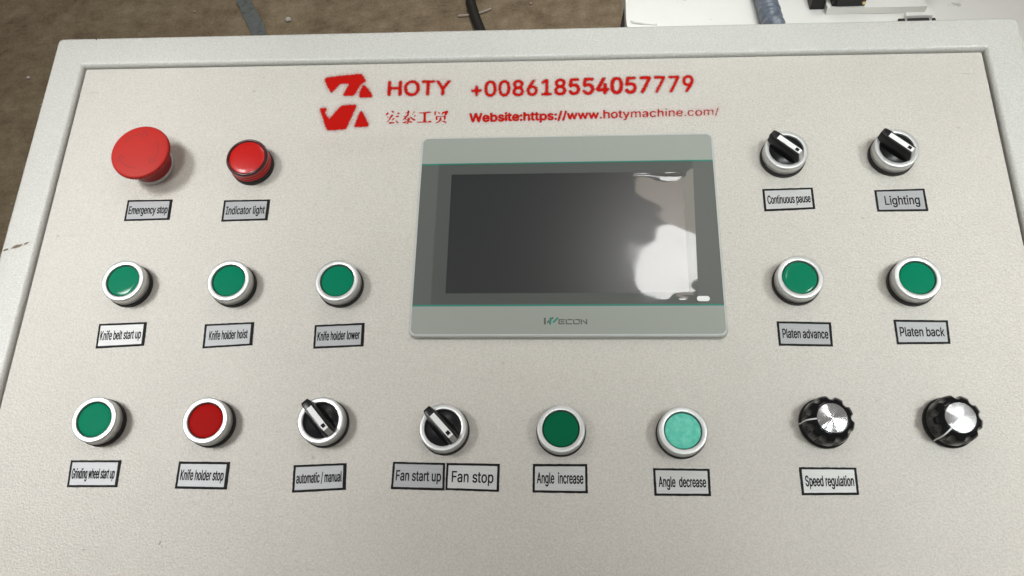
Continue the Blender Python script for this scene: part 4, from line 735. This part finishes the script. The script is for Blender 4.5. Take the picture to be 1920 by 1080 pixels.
for k, (txt, q) in enumerate(PLATES.items()):
    random.seed(k)
    cx = sum(p[0] for p in q) / 4; cy = sum(p[1] for p in q) / 4
    t = thing('label_plate', 'silver plate reading %s, %s' % (txt.replace('  ', ' '), where[txt]), 'label plate', on_panel(cx, cy), 'framed name plates on the console')
    Q = [(x - cx, y - cy) for x, y in q]; f = quad_map(Q)
    rt = .058 if cx < -100 else .042
    b = (.040 + random.uniform(0, .006), 1 - rt - random.uniform(0, .006), .078 + random.uniform(0, .014), 1 - .078 - random.uniform(0, .014))
    inner = [(b[0], b[3]), (b[1], b[3]), (b[1], b[2]), (b[0], b[2])]; outer = [(0, 1), (1, 1), (1, 0), (0, 0)]
    bm = bmesh.new(); n = 14; O, I, E = [], [], []
    for s in range(4):
        for i in range(n):
            w = i / n
            o = [outer[s][c] + (outer[(s + 1) % 4][c] - outer[s][c]) * w for c in (0, 1)]
            p = [inner[s][c] + (inner[(s + 1) % 4][c] - inner[s][c]) * w for c in (0, 1)]
            j = lambda a: random.uniform(-a, a)
            ox, oy = f(*o); px, py = f(*p); ox += j(.09); oy += j(.09); px += j(.05); py += j(.05)
            O.append(bm.verts.new((ox, oy, .24))); I.append(bm.verts.new((px, py, .25))); E.append(bm.verts.new((ox, oy, .0)))
    m = len(O)
    for i in range(m):
        j2 = (i + 1) % m
        bm.faces.new((O[i], I[i], I[j2], O[j2])); bm.faces.new((E[i], O[i], O[j2], E[j2]))
    bmesh.ops.recalc_face_normals(bm, faces=bm.faces)
    obj('border', bm, M_border, t)
    bm = bmesh.new(); bm.faces.new([bm.verts.new((*f(*p), .22)) for p in [(.01, .02), (.99, .02), (.99, .98), (.01, .98)]])
    obj('foil', bm, M_plate_lit if txt in pale else M_plate, t)
    u0, u1 = span[txt]; v0, v1 = .325, .69
    if txt in ('Lighting', 'Fan stop'): v0, v1 = .31, .70
    bm = bmesh.new()
    flat_letters(bm, text_contours(txt, 190), lambda u, vv: f(u0 + (u1 - u0) * u, v0 + (v1 - v0) * vv), .262)
    obj('lettering', bm, M_ink, t)

# ------------------------------------------------------------------ push buttons
def copy_tree(src, M, label, group, mats=None):
    r = src.copy(); COL.objects.link(r); r.matrix_world = M; r['label'] = label; r['group'] = group
    for ch in src.children:
        c = ch.copy(); COL.objects.link(c); c.parent = r
        for gch in ch.children:
            d = gch.copy(); COL.objects.link(d); d.parent = c
        if mats and ch.name.split('.')[0] in mats:
            c.data = ch.data.copy(); c.data.materials[0] = mats[ch.name.split('.')[0]]
    return r
COLLAR = [(15.1, 0), (15.2, .4), (15.2, 3.4), (14.9, 3.9), (14.2, 4.0)]
RING = [(14.3, 3.8), (14.6, 4.1), (14.6, 11.1), (14.45, 11.6), (14.1, 11.9), (13.7, 12.0), (11.7, 12.0), (11.35, 11.85), (11.25, 11.4), (11.2, 8.5)]
def bezel(t):
    obj('collar', lathe(COLLAR), M_collar, t, smooth=50)
    obj('bezel_ring', lathe(RING, 96), M_ring, t, smooth=45)
def make_push(M, label, group, m):
    t = thing('push_button', label, 'push button', M, group); bezel(t)
    obj('cap_well', lathe([(11.25, 8.4), (11.25, 8.6), (0, 8.6)]), M_dark, t)
    obj('cap', lathe([(10.7, 8.7), (10.7, 10.3), (10.5, 10.75), (10.0, 10.95), (8, 11.1), (4, 11.2), (0, 11.25)], 72), m, t, smooth=35)
    return t
G1 = 'round push buttons with silver rings'
B = [(-296.6, -38.4, M_green_wet, 'glossy green push button with streaky reflections above the Knife belt start up plate'),
     (-223.7, -38.3, M_green, 'green push button in a silver ring above the Knife holder hoist plate'),
     (-150.2, -38.3, M_green, 'green push button beside the touch screen above the Knife holder lower plate'),
     (-296.2, -132.4, M_green, 'green push button at the lower left above the Grinding wheel start up plate'),
     (-224.0, -132.1, M_red, 'flat red push button in a silver ring above the Knife holder stop plate'),
     (-2.6, -134.4, M_dgreen, 'dark green push button above the Angle increase plate'),
     (70.1, -134.6, M_glare_green, 'green push button with milky glare painted on above the Angle decrease plate'),
     (148.2, -36.1, M_green_wet, 'green push button with a bright edge glint above the Platen advance plate'),
     (220.2, -36.4, M_green, 'green push button at the right end above the Platen back plate')]
proto = None
for k, (x, y, m, lab) in enumerate(B):
    M = on_panel(x, y, random.uniform(-3, 3))
    if proto is None: proto = make_push(M, lab, G1, m)
    else: copy_tree(proto, M, lab, G1, {'cap': m})

# ------------------------------------------------------------------ selector switches
def make_selector(M, label, group):
    t = thing('selector_switch', label, 'selector switch', M, group); bezel(t)
    obj('dial', lathe([(11.2, 8.6), (11.2, 10.3), (10.9, 10.8), (0, 10.8)]), M_black, t, smooth=40)
    # lever along +x: tail at -x overhangs the ring, nose at +x slopes down to the dial
    bm = bmesh.new(); H0, H1 = 10.7, 19.3
    sec = [(-14.0, 12.4, 19.0, 2.3, 2.6), (-12.6, 12.2, 19.3, 2.7, 3.0), (-9.5, 10.7, H1, 3.0, 4.2), (-4, 10.7, H1, 3.0, 5.6), (5, 10.7, H1, 3.0, 5.6), (9.2, 10.7, H1, 3.0, 4.8), (11.6, 10.7, 12.6, 3.0, 3.7)]
    L_ = [[(x, -wb, zb), (x, wb, zb), (x, wt, zt), (x, -wt, zt)] for x, zb, zt, wt, wb in sec]
    rs = [[bm.verts.new(p) for p in q] for q in L_]
    for A, Bq in zip(rs, rs[1:]):
        for i in range(4): bm.faces.new((A[i], A[(i + 1) % 4], Bq[(i + 1) % 4], Bq[i]))
    bm.faces.new(rs[0][::-1]); bm.faces.new(rs[-1]); bmesh.ops.recalc_face_normals(bm, faces=bm.faces)
    bevel(bm, .35, 2, 28)
    lv = obj('lever', bm, M_black, t, smooth=40)
    bm = bmesh.new(); box(bm, -8.6, 9.3, -1.75, 1.75, H1 - .3, H1 + .12); obj('white_stripe', bm, M_white, lv)
    bm = bmesh.new(); box(bm, 5.3, 7.8, -1.15, 1.15, H1, H1 + .2); obj('black_square', bm, M_ink, lv)
    bm = bmesh.new(); a = [bm.verts.new(p) for p in ((9.45, -1.75, H1 + .1), (9.45, 1.75, H1 + .1), (11.8, 1.75, 12.7), (11.8, -1.75, 12.7), (9.1, -1.75, H1 - .4), (9.1, 1.75, H1 - .4), (11.4, 1.75, 12.5), (11.4, -1.75, 12.5))]
    for q in ((0, 3, 2, 1), (4, 5, 6, 7), (0, 1, 5, 4), (1, 2, 6, 5), (2, 3, 7, 6), (3, 0, 4, 7)): bm.faces.new([a[i] for i in q])
    bmesh.ops.recalc_face_normals(bm, faces=bm.faces)
    obj('nose_insert', bm, M_end, lv)
    return t
G2 = 'black selector switches with white pointer stripes'
S = [(-150.8, -131.1, -48, 'black selector switch above the automatic / manual plate'),
     (-74.5, -134.6, -46, 'black selector switch above the touching Fan start up and Fan stop plates'),
     (148.1, 56.2, -42, 'black selector switch above the Continuous pause plate'),
     (220.4, 56.7, -42, 'black selector switch at the upper right above the Lighting plate')]
proto = None
for x, y, a, lab in S:
    M = on_panel(x, y, R(a))
    proto = copy_tree(proto, M, lab, G2) if proto else make_selector(M, lab, G2)

# ------------------------------------------------------------------ speed knobs
def make_knob(M, label, group):
    t = thing('speed_dial', label, 'knob', M, group)
    obj('skirt', lathe([(15.4, 0), (15.5, .5), (15.4, 1.6), (14.6, 2.6), (13.5, 3.0), (0, 3.0)], 96), M_gloss, t, smooth=50)
    def fl(a, r, z):
        s = max(0, .30 - math.cos(9 * a)) / 1.30
        k = max(0, min(1, (z - 3.5) / 1.5)) * max(0, min(1, (15.4 - z) / 2.2))
        return r - s * s * (3 - 2 * s) * 1.7 * k
    prof = [(14.3, 2.8), (14.6, 3.6), (14.75, 5.0), (14.6, 8), (14.3, 11.2), (13.9, 12.6), (12.8, 14.0), (11.4, 15.0), (10.0, 15.7), (9.4, 16.0), (8.9, 16.05), (0, 16.05)]
    obj('grip', lathe(prof, 240, rad=fl), M_gloss, t, smooth=35)
    obj('metal_cap', lathe([(8.75, 15.9), (8.75, 16.25), (8.55, 16.4), (0, 16.4)], 96), M_alu, t, smooth=30)
    bm = bmesh.new(); ra = [(8.9, 16.12), (9.5, 16.1), (10.1, 15.8), (11.5, 15.12), (12.9, 14.1), (14.0, 12.7), (14.42, 11.2), (14.72, 8), (14.88, 5), (14.75, 3.4), (15.1, 2.6), (15.6, 1.5)]
    vs = [(bm.verts.new((r + .02, -.42, z)), bm.verts.new((r + .02, .42, z))) for r, z in ra]
    for A, Bq in zip(vs, vs[1:]): bm.faces.new((A[0], Bq[0], Bq[1], A[1]))
    obj('pointer_line', bm, M_white, t)
    return t
G3 = 'black fluted knobs with metal caps'
k1 = make_knob(on_panel(156.5, -126.9, R(183)), 'fluted black knob with a metal cap above the Speed regulation plate', G3)
copy_tree(k1, on_panel(229.4, -125.6, R(226)), 'fluted black knob at the right end with no name plate below', G3)

# ------------------------------------------------------------------ emergency stop
t = thing('emergency_stop_button', 'large red mushroom emergency button on a silver collar', 'emergency stop', on_panel(-298.1, 54.9))
obj('collar', lathe([(15.1, 0), (15.2, .6), (15.1, 2.9), (14.9, 3.4), (12, 3.5)], 96), M_chrome, t, smooth=50)
obj('neck', lathe([(14.5, 3.2), (14.6, 4.2), (14.3, 8), (14.4, 12.0), (15.2, 15.5), (17.5, 18.0)], 96), M_neck, t, smooth=50)
def kn(a, r, z): return r + (.20 if math.cos(a * 64) > 0 else -.42) * (1 if 18.2 < z < 20.6 else 0)
hd = obj('mushroom_head', lathe([(17.2, 17.2), (19.4, 18.0), (20.4, 18.3), (20.7, 18.8), (20.7, 20.5), (20.45, 21.1), (19.9, 21.5), (18.8, 21.75), (14, 22.2), (8, 22.55), (0, 22.7)], 384, rad=kn), M_estop, t, smooth=38)
for k in range(3):
    bm = bmesh.new(); a0 = R(-152 + 120 * k); a1 = a0 + R(64); rr = 13.6; w = .24; n = 26
    zf = lambda r: 22.20 + (14 - r) * .066 + .05
    pin, pout = [], []
    for i in range(n + 1):
        a = a0 + (a1 - a0) * i / n
        pin.append(bm.verts.new(((rr - w) * math.cos(a), (rr - w) * math.sin(a), zf(rr)))); pout.append(bm.verts.new(((rr + w) * math.cos(a), (rr + w) * math.sin(a), zf(rr))))
    for i in range(n): bm.faces.new((pin[i], pout[i], pout[i + 1], pin[i + 1]))
    def seg(p, q):
        d = (Vector(q) - Vector(p)); nrm = Vector((-d.y, d.x)).normalized() * .22
        c = [Vector(p) - nrm, Vector(q) - nrm, Vector(q) + nrm, Vector(p) + nrm]
        bm.faces.new([bm.verts.new((u.x, u.y, zf(max(10, min(17, u.length))) + .01)) for u in c])
    P = lambda r, a: (r * math.cos(a), r * math.sin(a))
    tip = P(rr, a0 - R(16)); seg(P(rr + 2.4, a0 + R(1)), tip); seg(tip, P(rr - 2.4, a0 + R(1))); seg(P(rr + 2.4, a0 + R(1)), P(rr + .8, a0)); seg(P(rr - 2.4, a0 + R(1)), P(rr - .8, a0))
    bmesh.ops.recalc_face_normals(bm, faces=bm.faces)
    obj('turn_arrow', bm, M_estop_dark, hd)

# ------------------------------------------------------------------ indicator lamp
t = thing('indicator_lamp', 'round red indicator lamp with a dark glassy rim', 'indicator lamp', on_panel(-224.1, 54.0))
obj('collar', lathe([(15.1, 0), (15.2, .4), (15.2, 4.3), (14.6, 4.8), (14, 4.8)]), M_collar, t, smooth=50)
ln = obj('lens', lathe([(14.5, 4.6), (14.7, 5.0), (14.7, 6.6), (14.3, 7.0), (14.3, 7.4), (14.7, 7.8), (14.7, 9.6), (14.35, 10.0), (14.35, 10.4), (14.75, 10.8), (14.75, 12.2)], 96), M_lens, t, smooth=50)
obj('lens_rim', lathe([(14.75, 12.1), (14.8, 12.8), (14.4, 13.6), (13.8, 13.95), (13.2, 13.8), (12.7, 13.3), (12.5, 12.9)], 96), M_lens_rim, ln, smooth=60)
obj('lens_face', lathe([(12.6, 12.95), (12.0, 13.25), (9, 13.55), (5, 13.8), (0, 13.9)], 96), M_lens, ln, smooth=60)
